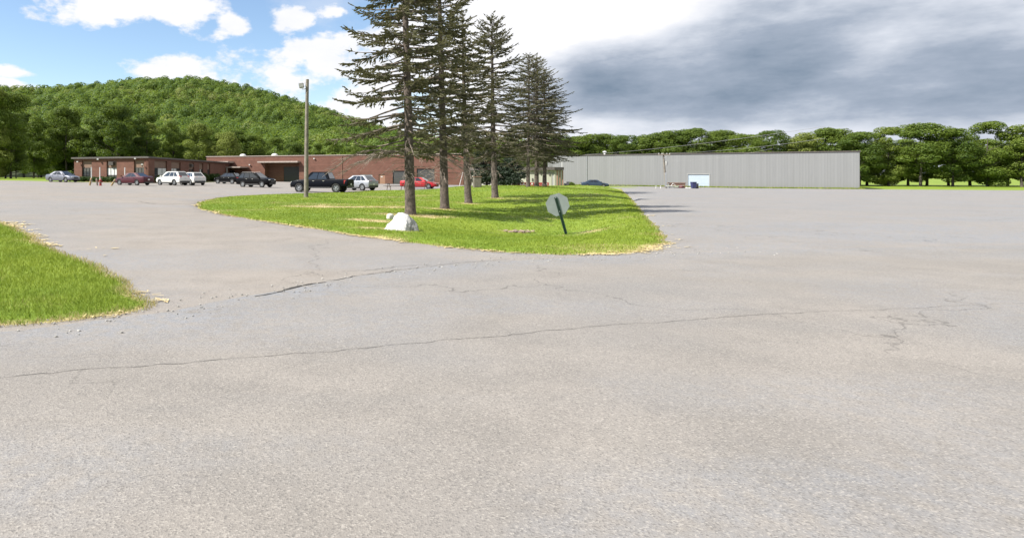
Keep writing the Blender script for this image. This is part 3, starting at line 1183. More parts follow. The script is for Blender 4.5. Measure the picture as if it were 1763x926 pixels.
# a deeper row that gives the wood its body
for i in range(13):
    px = -150 + i * 45 + rr.uniform(-12, 12)
    py = np.interp(px, [-150, 0, 60, 200, 300, 420], [165, 165, 205, 205, 225, 240]) + rr.uniform(-8, 8)
    Y = 172 + rr.uniform(-5, 8)
    p = at_depth(px, py, Y)
    zg = float(gz(p.x, p.y))
    place_tree(p.x, p.y, zg, p.z - zg, rr.randrange(6), rr.uniform(0, 6.28), 'woodland_tree',
               'broadleaf tree in the second row of the wood, its crown between the front trees', 'second row of the wood', 1.2)
# trees at the foot of the hill behind the long brick building
for i in range(20):
    px = 450 + i * 24 + rr.uniform(-9, 9)
    py = 245 + rr.uniform(-13, 8)
    Y = 182 + rr.uniform(-6, 12)
    p = at_depth(px, py, Y)
    zg = float(hill_z(np.array(p.x), np.array(p.y)))
    place_tree(p.x, p.y, min(zg, 1.0), p.z - min(zg, 1.0), rr.randrange(6), rr.uniform(0, 6.28), 'hillside_tree',
               'round leafy tree rising just behind the flat roof of the long brick building', 'trees behind the long brick building', 1.2)
# row behind the grey metal hall
rtop = [(930, 246), (962, 232), (995, 236), (1032, 231), (1070, 233), (1105, 233), (1140, 230), (1172, 224), (1200, 221), (1240, 226), (1285, 232), (1330, 225), (1380, 230),
        (1430, 222), (1480, 228), (1530, 219), (1585, 214), (1640, 222), (1700, 210), (1760, 216), (1820, 205)]
for i, (px, py) in enumerate(rtop):
    Y = 165 - (px - 930) * 0.035 + rr.uniform(-3, 3)
    p = at_depth(px, py, Y)
    zg = float(gz(p.x, p.y))
    place_tree(p.x, p.y, zg, p.z - zg, [1, 3, 0, 1, 3, 2, 0][i % 7], rr.uniform(0, 6.28), 'roadside_tree',
               'leafy tree in the even row whose crowns show above the grey metal hall', 'trees behind the grey metal hall', 1.45)
for i in range(26):
    px = 945 + i * 36 + rr.uniform(-8, 8)
    Y = 172 - (px - 930) * 0.03
    p = at_depth(px, 240 + rr.uniform(-6, 6), Y)
    zg = float(gz(p.x, p.y))
    place_tree(p.x, p.y, zg, p.z - zg, rr.choice([5, 2, 4]), rr.uniform(0, 6.28), 'roadside_tree',
               'shorter tree filling the gaps low in the row behind the grey metal hall', 'low trees behind the grey metal hall', 1.7)

# ------------------------------------------------------------------ spruces


def strips(p0, p1, wd, nrm):
    """crossed needle strips along segments; all arrays (n,3)"""
    d = p1 - p0
    L = np.linalg.norm(d, axis=1, keepdims=True) + 1e-9
    d = d / L
    a = np.cross(d, nrm)
    a /= np.linalg.norm(a, axis=1, keepdims=True) + 1e-9
    b = np.cross(d, a)
    w_ = wd[:, None]
    m = p0 * 0.4 + p1 * 0.6
    q1 = np.stack([p0, m + a * w_, p1, m - a * w_], 1)
    q2 = np.stack([p0, m + b * w_ * 0.8, p1, m - b * w_ * 0.8], 1)
    return np.concatenate([q1, q2], 0).reshape(-1, 3)


def spruce(px, py, label, H, Rmax, crown_z, trunk_r, seed, dens=1.0, lean=(0, 0), dead_z=None, thin_top=0.0, mat='needle', lefty=0.0, tw=1.0, shape=0.6):
    tw *= 1.0
    dens *= 1.45
    rr = random.Random(seed)
    if py > 200:
        base = on_ground(px, py, isl_z)
    else:                      # given as a distance
        base = Vector(((px - HX) / F * py, py, float(isl_z(np.array((px - HX) / F * py), np.array(py)))))
    t = thing('spruce_tree', label, 'tree', base, 0.0, 'row of spruces on the lawn')
    mb = MB()
    nz = 14
    pts, rad = [], []
    for i in range(nz + 1):
        u = i / nz
        z = -0.3 + (H + 0.3) * u
        pts.append((lean[0] * u + 0.05 * math.sin(3 * u + seed), lean[1] * u + 0.05 * math.cos(4 * u + seed), z))
        r = trunk_r * (1 - u) ** 0.85 + 0.012
        rad.append(r)
    # root flare
    pts = [(pts[0][0], pts[0][1], -0.3), (pts[0][0], pts[0][1], 0.0), (pts[0][0], pts[0][1], 0.25)] + pts[1:]
    rad = [trunk_r * 1.35, trunk_r * 1.22, trunk_r * 1.06] + rad[1:]
    mb.tube(pts, rad, 12)
    tr = mb.build('trunk', M['bark'], t, 70)

    def axis(z):
        u = max(0, z) / H
        return Vector((lean[0] * u, lean[1] * u, z))

    segs0, segs1, wds, nrms = [], [], [], []
    wood = MB()

    def twig(p, d, L, wdt, up):
        segs0.append(p)
        segs1.append(p + d * L)
        wds.append(wdt)
        nrms.append(up)

    z = crown_z
    while z < H - 0.12:
        u = (z - crown_z) / (H - crown_z)
        nbr = rr.choice([4, 5, 5, 6]) if u < 0.9 else 4
        a0 = rr.uniform(0, 6.28)
        for k in range(nbr):
            if u > 1 - thin_top and rr.random() < 0.45:
                continue
            a = a0 + 6.283 * k / nbr + rr.uniform(-0.35, 0.35)
            env = (1 - u) ** shape * (0.62 + 0.38 * min(1, u / 0.16)) if u < 1 else 0.1
            L = Rmax * env * rr.uniform(0.62, 1.12) + 0.12
            L *= 1 + lefty * max(0, -math.cos(a))
            hd = Vector((math.cos(a), math.sin(a), 0))
            side = Vector((-math.sin(a), math.cos(a), 0))
            slope = -0.16 + 0.75 * u ** 1.6 + rr.uniform(-0.12, 0.12)
            droop = -0.07 + rr.uniform(-0.06, 0.06)
            upt = (0.13 if py > 200 else 0.05) + rr.uniform(0, 0.12)
            zz = z + rr.uniform(-0.14, 0.14)
            o = axis(zz)
            n = max(3, int(L / 0.32))
            bp = []
            bend = rr.uniform(-0.15, 0.15)
            for i in range(n + 1):
                s = i / n
                bp.append(o + hd * (L * s) + side * (bend * L * s * s) + Vector((0, 0, L * (slope * s + droop * s * s * 2 + upt * s ** 4))))
            wood.tube(bp, [max(0.006, (0.012 + 0.012 * L) * (1 - 0.85 * i / n)) for i in range(n + 1)], 4, False)
            bare = 0.17 + 0.13 * (1 - u) + rr.uniform(-0.1, 0.1)
            if L < 0.7:
                bare = 0.05
            sparse = rr.random() < 0.16
            st = 0.085 / dens
            s = bare * L
            while s < L:
                f = s / L
                i = min(n - 1, int(f * n))
                q = bp[i].lerp(bp[i + 1], f * n - i)
                dr = (bp[i + 1] - bp[i]).normalized()
                if not sparse or rr.random() < 0.35:
                    for sg in (-1, 1):
                        if rr.random() < 0.2:
                            continue
                        tl = (0.10 + 0.30 * L * (1 - f) ** 0.8 * min(1, 0.5 + f)) * rr.uniform(0.5, 1.15)
                        tl = min(tl, 0.75)
                        dd = (dr * rr.uniform(0.45, 0.9) + side * sg * rr.uniform(0.5, 1.0) + Vector((0, 0, rr.uniform(-0.42, 0.18)))).normalized()
                        twig(q, dd, tl, 0.030 * tw + 0.016 * rr.random(), (0, 0, 1))
                        m_ = int(tl / 0.17)
                        for j in range(m_):
                            qq = q + dd * tl * (j + 0.7) / (m_ + 0.4)
                            d2 = (dd * 0.7 + dr * 0.45 * rr.choice((-0.2, 1)) + Vector((rr.uniform(-.5, .5), rr.uniform(-.5, .5), rr.uniform(-.45, .2)))).normalized()
                            twig(qq, d2, rr.uniform(0.09, 0.22), 0.028 * tw, (0, 0, 1))
                s += st * rr.uniform(0.6, 1.5)
            # tip
            twig(bp[-2], (bp[-1] - bp[-2]).normalized(), (bp[-1] - bp[-2]).length + 0.12, 0.035 * tw, (0, 0, 1))
        z += rr.uniform(0.26, 0.44) * (1.0 if u < 0.7 else 0.62)
    for j in range(10):
        zz = H - 0.02 - j * 0.10
        for k in range(3):
            a = rr.uniform(0, 6.28)
            twig(axis(zz), Vector((math.cos(a) * .6, math.sin(a) * .6, 0.7)).normalized(), 0.12 + 0.03 * j, 0.03, (0, 0, 1))
    v = strips(np.array([tuple(p) for p in segs0]), np.array([tuple(p) for p in segs1]), np.array(wds), np.array(nrms, float))
    cr = quads_obj('crown', v, M[mat], t)
    br = wood.build('branches', M['limb'], t)
    # dead lower branches, bare twigs hanging
    if dead_z:
        dm = MB()
        for k in range(26):
            zz = rr.uniform(dead_z[0], dead_z[1])
            a = rr.uniform(0, 6.28)
            L = rr.uniform(0.35, 1.9)
            hd = Vector((math.cos(a), math.sin(a), 0))
            o = axis(zz)
            dp = [o, o + hd * L * .5 + Vector((0, 0, -0.02)), o + hd * L + Vector((0, 0, -0.30 * L))]
            dm.tube(dp, [0.016, 0.010, 0.004], 4, False)
            for j in range(int(L * 7)):
                f = rr.uniform(0.3, 1)
                q = dp[0].lerp(dp[2], f)
                dd = Vector((hd.x + rr.uniform(-.8, .8), hd.y + rr.uniform(-.8, .8), rr.uniform(-.9, -.05)))
                dm.tube([q, q + dd.normalized() * rr.uniform(0.15, 0.5)], [0.006, 0.003], 3, False)
        dm.build('dead_branches', M['twig'], t)
    print('spruce', seed, len(v) // 4)
    return t, axis


s1, ax1 = spruce(705, 370, 'nearest spruce, behind the white boulder, with a long bare branch reaching low to one side', 15.0, 3.3, 2.9, 0.225, 1, dens=0.86, shape=0.5, lefty=0.16, dead_z=(1.7, 3.3), lean=(-0.35, 0))
s2, ax2 = spruce(764, 360, 'dark spruce second in the row behind the boulder tree, crown top beyond the picture', 15.5, 3.1, 3.0, 0.225, 2, dens=1.0, shape=0.5, dead_z=(1.8, 3.6), lean=(-0.25, 0))
s3, ax3 = spruce(806, 350, 'thin topped spruce with a bare spindly tip, third in the row', 12.2, 3.4, 3.6, 0.23, 3, dens=0.8, dead_z=(1.8, 4.2), thin_top=0.28, lean=(-0.35, 0))
s4, ax4 = spruce(853, 341, 'spruce with a full pointed tip standing against the pale cloud, fourth in the row', 13.4, 3.9, 3.4, 0.245, 4, dens=0.95, dead_z=(1.9, 3.6), lean=(-0.3, 0))
s5, ax5 = spruce(910, 66.0, 'spruce with rusty brown needles and a slim orange-lit trunk in front of the pale shed', 13.6, 4.9, 3.3, 0.20, 5, dens=0.5, tw=1.2, dead_z=(1.6, 3.4))
s6, ax6 = spruce(924, 70.0, 'farther spruce whose trunk stands between two others before the red barrier', 14.2, 4.8, 3.2, 0.25, 6, dens=0.46, tw=1.25, dead_z=(1.6, 3.2))
s7, ax7 = spruce(937, 72.0, 'last spruce of the row, its branches sweeping out toward the grey hall', 13.2, 5.6, 3.2, 0.24, 7, dens=0.46, tw=1.25, dead_z=(1.8, 3.2), lefty=-0.2)

# the long dead bough of the first spruce
dm = MB()
rr = random.Random(5)
for (z0, ang, L, up) in ((2.52, 3.25, 3.2, 0.10), (2.42, 3.05, 2.7, 0.05), (2.60, 3.7, 2.2, 0.08), (2.5, 0.15, 2.3, 0.06)):
    hd = Vector((math.cos(ang), math.sin(ang), 0))
    sdv = Vector((-hd.y, hd.x, 0))
    P = [ax1(z0) + hd * (L * s) + Vector((0, 0, L * (up * math.sin(s * 2.6) * 1.2 - 0.24 * s ** 3))) for s in (0, .2, .4, .6, .8, 1)]
    dm.tube(P, [0.036, 0.032, 0.026, 0.02, 0.013, 0.006], 5, False)
    for k in range(int(L * 26)):
        f = rr.uniform(0.25, 1)
        i = min(4, int(f * 5))
        q = P[i].lerp(P[i + 1], f * 5 - i)
        dd = (hd * rr.uniform(0.6, 1.1) + sdv * rr.uniform(-.9, .9) + Vector((0, 0, rr.uniform(-0.62, -0.02)))).normalized()
        l = rr.uniform(0.25, 0.85)
        q2 = q + dd * l * 0.6
        q3 = q2 + (dd + Vector((0, 0, -0.25))).normalized() * l * 0.4
        dm.tube([q, q2, q3], [0.009, 0.006, 0.003], 3, False)
dm.build('dead_bough', M['twig'], s1)

# ------------------------------------------------------------------ dark dense conifers behind the row
def dense_conifer(px, Y, top_py, Rb, label, seed, n):
    rg = np.random.default_rng(seed)
    top = at_depth(px, top_py, Y)
    z = float(gz(top.x, top.y))
    H = top.z - z
    t = thing('dense_conifer', label, 'tree', (top.x, top.y, z), 0, 'dark conifers by the pale shed')
    bl = []
    for k in range(60):
        u = rg.random() ** 1.2
        a = rg.uniform(0, 6.28)
        rad = Rb * (1 - 0.75 * u) * rg.uniform(0.3, 0.95)
        zz = 1.0 + (H - 1.5) * u
        r = Rb * rg.uniform(0.18, 0.34) * (1 - 0.4 * u)
        bl.append((math.cos(a) * rad, math.sin(a) * rad, zz - 0.15 * rad, r * 1.25, r * 1.25, r * 0.55))
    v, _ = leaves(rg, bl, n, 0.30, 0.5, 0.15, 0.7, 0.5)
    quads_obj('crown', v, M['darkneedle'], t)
    mb = MB()
    mb.tube([(0, 0, -0.4), (0, 0, H * .8)], [.22, .05], 8)
    mb.build('trunk', M['darkbark'], t, 60)


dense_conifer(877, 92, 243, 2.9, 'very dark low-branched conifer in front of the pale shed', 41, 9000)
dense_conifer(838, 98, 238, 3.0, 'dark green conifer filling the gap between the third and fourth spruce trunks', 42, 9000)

# ------------------------------------------------------------------ buildings


def local_frame(P0, P1, z):
    d = (P1 - P0)
    ang = math.atan2(d.y, d.x)
    return ang, d.length


def px_s(P0, P1, px):
    """distance along a facade line for a photograph column"""
    t = (px - HX) / F
    d = (P1 - P0).normalized()
    # P0 + s d : X = t Y
    return (t * P0.y - P0.x) / (d.x - t * d.y)


def px_z(P0, P1, px, py):
    s = px_s(P0, P1, px)
    Y = P0.y + (P1 - P0).normalized().y * s
    return EYE + (HY - py) / F * Y


def facade(mb, L, z0, z1, ops, thick=0.35):
    """wall along local x (front face y=0, inward +y) with rectangular openings (x0,x1,za,zb)"""
    ops = sorted(ops)
    x = 0.0
    for (a, b2, za, zb) in ops:
        if a > x:
            mb.box(x, a, 0, thick, z0, z1)
        if za > z0:
            mb.box(a, b2, 0, thick, z0, za)
        if zb < z1:
            mb.box(a, b2, 0, thick, zb, z1)
        x = b2
    if x < L:
        mb.box(x, L, 0, thick, z0, z1)


# --- low office wing
WT = 4.1
wing = thing('office_wing', 'low flat-roofed red brick office wing with tall window bays before the dark wood', 'building', (WING_L.x, WING_L.y, 0))


def wing_side(P0, P1, bays, zb, seedw, rot_parent):
    ang, L = local_frame(P0, P1, 0)
    rel = P0 - WING_L
    f_m = Matrix.Translation((rel.x, rel.y, 0)) @ Matrix.Rotation(ang, 4, 'Z')

    def put(o, par=wing):
        o.parent = par
        if par is wing:
            o.matrix_local = f_m
        return o
    ops = []
    for b_ in bays:
        a, c = px_s(P0, P1, b_[0]), px_s(P0, P1, b_[1])
        ops.append((a, c, zb - 0.6, WT - 0.30))
    mbw = MB()
    facade(mbw, L, zb - 0.6, WT, ops, 0.35)
    put(mbw.build('wall', M['brick']))
    for (a, c, _, ztop), b_ in zip(ops, bays):
        g = MB()
        # recessed infill: brown panel above, window, low brick below
        zw0, zw1 = b_[2], b_[3]
        g.box(a, c, 0.22, 0.34, zw1, ztop)
        put(g.build('spandrel_panel', M['spandrel']))
        g = MB()
        g.box(a, c, 0.20, 0.34, zb - 0.6, zw0)
        put(g.build('window_apron', M['brick']))
        nm = 3 if c - a > 1.6 else 2
        fr = MB()
        mwd = 0.06
        fr.box(a, c, 0.16, 0.26, zw0, zw0 + mwd)
        fr.box(a, c, 0.16, 0.26, zw1 - mwd, zw1)
        for k in range(nm + 1):
            x = a + (c - a) * k / nm
            x0 = min(max(x - mwd / 2, a), c - mwd)
            fr.box(x0, x0 + mwd, 0.158, 0.262, zw0 + mwd, zw1 - mwd)
        zt = zw0 + (zw1 - zw0) * 0.3
        for k in range(nm):
            x0 = a + (c - a) * k / nm + mwd
            x1 = a + (c - a) * (k + 1) / nm - mwd
            fr.box(x0, x1, 0.162, 0.258, zt - 0.03, zt + 0.03)
        wn = put(fr.build('window', M['winframe']))
        gl = MB()
        gl.box(a + .02, c - .02, 0.21, 0.22, zw0 + .02, zw1 - .02)
        o = gl.build('pane', M['winglass'], wn)
        bl = MB()
        rl = random.Random(int(b_[0]) + seedw)
        for k in range(nm):
            if b_[4] and rl.random() < b_[4]:
                x0 = a + (c - a) * k / nm + mwd
                x1 = a + (c - a) * (k + 1) / nm - mwd
                bl.box(x0, x1, 0.196, 0.206, zt + 0.04, zw1 - mwd)
        if bl.v:
            bl.build('blind', M['blind'], wn)
        if len(b_) > 5:
            ac = MB()
            xm = (a + c) / 2
            ac.box(xm - .42, xm + .42, -0.22, 0.22, zw1 + .35, zw1 + .85)
            for k in range(5):
                ac.box(xm - .38, xm + .38, -0.235, -0.222, zw1 + .40 + k * .08, zw1 + .44 + k * .08)
            put(ac.build('air_conditioner', M['fascia']))


zbL = 0.55
wing_side(WING_L, WING_C, [(141, 158, 1.15, 2.75, 0.0), (183.5, 201, 1.15, 2.75, 1.0, 'ac'), (230.5, 248, 1.15, 2.75, 0.7)], zbL, 1, wing)
wing_side(WING_C, WING_R, [(266, 288, 1.15, 2.75, 0.6), (295, 311, 1.15, 2.75, 0.8), (325, 334, 1.2, 2.7, 0.3, 'ac'), (343, 350, 1.2, 2.7, 0.4), (357, 362, 1.2, 2.7, 0.4)], 0.45, 2, wing)
mb = MB()
pl, pc, pr = Vector((0, 0)), WING_C - WING_L, WING_R - WING_L
back1, back2 = Vector((-6.0, 52.0)), Vector((14.0, 50.0))


def slab(mb, poly, z0, z1):
    n = len(poly)
    mb.poly([(p[0], p[1], z0) for p in poly] + [(p[0], p[1], z1) for p in poly],
            [tuple(reversed(range(n))), tuple(range(n, 2 * n))] + [(i, (i + 1) % n, n + (i + 1) % n, n + i) for i in range(n)])


slab(mb, [pl + Vector((-.35, -.25)), pc + Vector((.15, -.45)), pr + Vector((.40, -0.6)), pr + Vector((.40, 0)), back2, back1], WT + 0.004, WT + 0.24)
mb.build('roof_edge', M['fascia'], wing)
mb = MB()
slab(mb, [pl + Vector((.15, .35)), pc + Vector((-.3, .35)), pr + Vector((-.5, -0.6)), back2 + Vector((0, -.5)), back1 + Vector((.5, -.5))], WT + 0.25, WT + 0.27)
mb.build('roof', M['roof'], wing)
mb = MB()
slab(mb, [pl + Vector((0.0, .38)), pl + Vector((.34, .40)), back1 + Vector((.84, 0)), back1 + Vector((.5, 0))], zbL - .8, WT)
mb.build('side_wall', M['brick'], wing)
for px, py, P0, P1 in ((172, 274.5, WING_L, WING_C), (236, 273.4, WING_L, WING_C), (137, 279, WING_L, WING_C), (248, 283.5, WING_L, WING_C)):
    s = px_s(P0, P1, px)
    d = (P1 - P0).normalized()
    nrm = Vector((d.y, -d.x))
    p = P0 + d * s - WING_L + nrm * 0.42
    zz = min(px_z(P0, P1, px, py), WT + .1)
    mb = MB()
    mb.box(p.x - .13, p.x + .13, p.y - .1, p.y + .12, zz - .1, zz + .1)
    mb.box(p.x - .04, p.x + .04, p.y + .1, p.y + .30, zz - .03, zz + .03)
    mb.build('flood_lamp', M['white'], wing, None, 0.02)

# --- long brick factory
MT = 5.55
main = thing('brick_factory', 'long flat-roofed red brick factory with a dark garage door, behind the parked cars', 'building', (MAIN_L.x, MAIN_L.y, 0))
ang, ML = local_frame(MAIN_L, MAIN_R, 0)
main.rotation_euler = (0, 0, ang)


def ms(px):
    return px_s(MAIN_L, MAIN_R, px)


def mz(px, py):
    return px_z(MAIN_L, MAIN_R, px, py)


zb = -1.0
zport = mz(485, 280.6)
ops = [(ms(456), ms(515), zb, zport),
       (ms(652), ms(663), zb, mz(657, 300.2)),
       (ms(676), ms(699), zb, mz(688, 294)),
       (ms(717.5), ms(748), zb, mz(733, 290.5)),
       (ms(620), ms(641), mz(630, 304.4), mz(630, 300.8)),
       (ms(383), ms(404), zb, mz(393, 293.5))]
mb = MB()
facade(mb, ML, zb, MT, ops, 0.4)
# side and rear walls
mb.box(0, 0.4, 0.4, 45, zb, MT)
mb.box(ML - 0.4, ML, 0.4, 45, zb, MT)
mb.box(0.4, ML - 0.4, 44.6, 45, zb, MT)
mb.build('wall', M['brick'], main)
mb = MB()
mb.box(-0.12, ML + 0.12, -0.10, 0.5, MT + .003, MT + 0.16)
mb.build('roof_edge', M['coping'], main)
mb = MB()
mb.box(0.4, ML - 0.4, 0.51, 45, MT - 0.2, MT + 0.05)
mb.build('roof', M['roof'], main)
# recessed loading portal
mb = MB()
a, c = ms(456), ms(515)
dxa, dxb = ms(480) + 0.35, ms(513)
mb.box(a - .2, dxa, 1.6, 1.8, zb, zport)
mb.box(dxb, c + .2, 1.6, 1.8, zb, zport)
zdoor = mz(497, 287)
mb.box(dxa, dxb, 1.6, 1.8, zdoor, zport)
mb.box(a - .2, a, 0.402, 1.598, zb, zport)
mb.box(c, c + .2, 0.402, 1.598, zb, zport)
mb.build('portal_wall', M['brick'], main)
mb = MB()
mb.box(dxa, dxb, 1.68, 1.72, zb, zdoor)
for k in range(10):
    zz = 0.0 + k * (zdoor / 10)
    mb.box(dxa, dxb, 1.66, 1.678, zz, zz + 0.06)
mb.build('garage_door', M['darkdoor'], main)
mb = MB()
mb.box(ms(448), ms(517), -1.3, -0.003, zport + .02, zport + 0.34)
mb.build('canopy', M['coping'], main, None, 0.02)
mb = MB()
mb.box(a - .2, c + .2, 0.402, 1.8, zport + .004, zport + .1)
mb.build('portal_ceiling', M['fascia'], main)
# doors to the right
o = MB()
o.box(ms(652), ms(663), 0.14, 0.2, zb, mz(657, 300.2))
dr = o.build('door', M['browndoor'], main)
o = MB()
o.box(ms(655.3), ms(658.3), 0.12, 0.138, mz(657, 305.2), mz(657, 303.6))
o.build('door_plate', M['white'], dr)
for (x0, x1, py) in ((676, 699, 294), (717.5, 748, 290.5)):
    o = MB()
    zt = mz((x0 + x1) / 2, py)
    o.box(ms(x0), ms(x1), 0.18, 0.24, zb, zt)
    for k in range(9):
        o.box(ms(x0), ms(x1), 0.16, 0.178, -0.2 + k * (zt + .2) / 9, -0.2 + k * (zt + .2) / 9 + .05)
    o.build('shutter_door', M['greydoor'], main)
o = MB()
x0, x1 = ms(620), ms(641)
za, zb2 = mz(630, 304.4), mz(630, 300.8)
o.box(x0, x1, 0.1, 0.16, za, za + .05)
o.box(x0, x1, 0.1, 0.16, zb2 - .05, zb2)
for k in range(4):
    xx = x0 + (x1 - x0) * k / 3
    o.box(max(xx - .04, x0), min(xx + .04, x1), 0.098, 0.162, za + .05, zb2 - .05)
wn = o.build('window', M['white'], main)
o = MB()
o.box(x0, x1, 0.12, 0.14, za + .01, zb2 - .01)
o.build('pane', M['blind'], wn)
# entrance at the inner corner: glazed door, two flat canopies on a post
o = MB()
o.box(ms(383), ms(404), 0.2, 0.26, zb, mz(393, 293.5))
dr = o.build('entrance_door', M['winglass'], main)
o = MB()
for k in range(4):
    xx = ms(383) + (ms(404) - ms(383)) * k / 3
    o.box(xx - .04 if k else xx, xx + .04 if k < 3 else xx, 0.17, 0.198, zb, mz(393, 293.5))
o.build('door_frame', M['winframe'], dr)
mb = MB()
mb.box(ms(366), ms(403), -2.4, -0.003, mz(385, 281.0), mz(385, 278.2))
mb.build('canopy', M['coping'], main, None, 0.03)
mb = MB()
mb.box(ms(378), ms(428), -3.4, -0.003, mz(405, 289.5), mz(405, 287.4))
mb.build('canopy', M['coping'], main, None, 0.02)
mb = MB()
mb.tube([(ms(404), -3.1, zb), (ms(404), -3.1, mz(405, 289.5))], 0.09, 10)
mb.build('canopy_post', M['white'], main, 40)
# roof vents
for px in (406, 461.5):
    mb = MB()
    zt = MT + 0.1
    mb.lathe([(0.72, zt - .2), (0.72, zt + 0.15), (0.66, zt + .36), (0.45, zt + .52), (0.15, zt + .6), (0.01, zt + .61)], Matrix.Translation((ms(px), 3.0, 0)), 16)
    mb.build('skylight_dome', M['white'], main, 40)
for px, py in ((430.5, 284), (541.5, 273.3)):
    mb = MB()
    x, zz = ms(px), mz(px, py)
    mb.box(x - .14, x + .14, -0.32, -0.1, zz - .11, zz + .11)
    mb.box(x - .05, x + .05, -0.1, -0.002, zz - .04, zz + .04)
    mb.build('flood_lamp', M['white'], main, None, 0.02)
mb = MB()
x = ms(589)
mb.tube([(x, -0.08, zb), (x, -0.08, MT - .1)], 0.05, 8)
mb.build('downpipe', M['browndoor'], main, 40)

# --- grey metal hall
def metal_mat(name, c0, c1):
    m, b, p, o = new_mat(name)
    t = b.n('ShaderNodeTexCoord')
    s = b.n('ShaderNodeSeparateXYZ')
    b.link(t.outputs['Object'], s.inputs[0])
    pan = b.noise(b.comb(b.m('MULTIPLY', s.outputs[0], 0.9), 0, 0), 1.0, 3, 0.8)
    st = b.noise(b.comb(b.m('MULTIPLY', s.outputs[0], 3.0), b.m('MULTIPLY', s.outputs[2], 0.25), 0), 1.0, 5, 0.65)
    low = b.sstep(s.outputs[2], 0.6, -0.9)
    c = b.mix(b.sstep(pan, 0.3, 0.7), c0, c1)
    c = b.mix(b.m('MULTIPLY', b.sstep(st, 0.5, 0.8), 0.3), c, tuple(x * 0.72 for x in c0))
    c = b.mix(b.m('MULTIPLY', low, 0.12), c, (0.2, 0.2, 0.14))
    b.link(c, p.inputs['Base Color'])
    p.inputs['Roughness'].default_value = 0.5
    p.inputs['Specular IOR Level'].default_value = 0.4
    return m


M['hallwall'] = metal_mat('grey_cladding', (0.186, 0.189, 0.190), (0.212, 0.215, 0.216))
M['shedwall'] = metal_mat('pale_green_cladding', (0.28, 0.28, 0.225), (0.33, 0.33, 0.27))
M['creamwall'] = plain('cream_cladding', (0.33, 0.32, 0.26), 0.6, var=0.06)
hall = thing('metal_hall', 'long pale grey ribbed metal hall with an overhead door, right of the lawn', 'building', (GREY_L.x, GREY_L.y, 0))
ang, GL = local_frame(GREY_L, GREY_R, 0)
hall.rotation_euler = (0, 0, ang)


def hs(px):
    return px_s(GREY_L, GREY_R, px)


def hz(px, py):
    return px_z(GREY_L, GREY_R, px, py)


HT = hz(1200, 265.7)
zh = -1.6
d0, d1, dz = hs(1184), hs(1221), hz(1190, 300.5)
mb = MB()
facade(mb, GL, zh, HT, [(d0, d1, zh, dz)], 0.25)
x = 0.3
while x < GL - 0.2:
    if not (d0 - 0.15 < x < d1 + 0.1):
        mb.poly([(x, -0.002, zh), (x + .05, -0.010, zh), (x + .12, -0.010, zh), (x + .17, -0.002, zh), (x, -0.002, HT - .02), (x + .05, -0.010, HT - .02), (x + .12, -0.010, HT - .02), (x + .17, -0.002, HT - .02)],
                [(0, 1, 5, 4), (1, 2, 6, 5), (2, 3, 7, 6), (4, 5, 6, 7)])
    x += 0.46
mb.box(0, 0.25, 0.25, 30, zh, HT)
mb.box(GL - 0.25, GL, 0.25, 30, zh, HT)
mb.build('wall', M['hallwall'], hall)
mb = MB()
mb.box(-0.15, GL + .15, -0.12, 0.35, HT + .003, HT + 0.22)
mb.build('roof_edge', M['fascia'], hall)
mb = MB()
mb.poly([(0, .36, HT + .1), (GL, .36, HT + .1), (GL, 15, HT + .35), (0, 15, HT + .35), (0, 30, HT + .1), (GL, 30, HT + .1)], [(0, 1, 2, 3), (3, 2, 5, 4)])
mb.build('roof', M['roof'], hall)
mb = MB()
mb.box(d0, d1, 0.08, 0.14, zh, dz)
for k in range(6):
    zz = -0.9 + k * (dz + .9) / 6
    mb.box(d0, d1, 0.065, 0.078, zz, zz + .03)
od = mb.build('overhead_door', M['bluegrey'], hall)
mb = MB()
mb.box(d0 - .12, d0, -0.06, 0.1, zh, dz + .14)
mb.box(d1, d1 + .12, -0.06, 0.1, zh, dz + .14)
mb.box(d0 + .002, d1 - .002, -0.058, 0.098, dz, dz + .138)
mb.build('door_frame', M['grey'], hall)
mb = MB()
xd = hs(1010)
mb.tube([(xd, -0.09, zh), (xd, -0.09, HT - .1)], 0.07, 8)
mb.build('downpipe', M['metal'], hall, 40)
x = hs(1036)
mb = MB()
mb.lathe([(0.2, HT + .1), (0.2, HT + .75), (0.42, HT + .78), (0.42, HT + .95), (0.1, HT + 1.1)], Matrix.Translation((x, 4, 0)), 12)
mb.build('roof_vent', M['white'], hall, 40)

# --- pale lean-to shed
SH_L, SH_R = Vector((21.6, 112.0)), Vector((33.6, 104.0))
shed = thing('lean_to_shed', 'low pale green metal shed with dark overhanging roof, left of the grey hall', 'building', (SH_L.x, SH_L.y, 0))
ang, SL = local_frame(SH_L, SH_R, 0)
shed.rotation_euler = (0, 0, ang)


def ss(px):
    return px_s(SH_L, SH_R, px)


def sz(px, py):
    return px_z(SH_L, SH_R, px, py)


ST = sz(945, 293)
SL = ss(955.5)
d0, d1, dz = ss(950), ss(955.2), sz(953, 297.2)
e0, e1 = ss(869), ss(876.5)
mb = MB()
facade(mb, SL, -1.4, ST, [(e0, e1, -1.4, sz(872, 308)), (ss(949.8), ss(953.6), -1.4, dz)], 0.2)
mb.box(0, 0.2, 0.2, 9, -1.4, ST)
mb.build('wall', M['shedwall'], shed)
mb = MB()
a2 = math.radians(38)
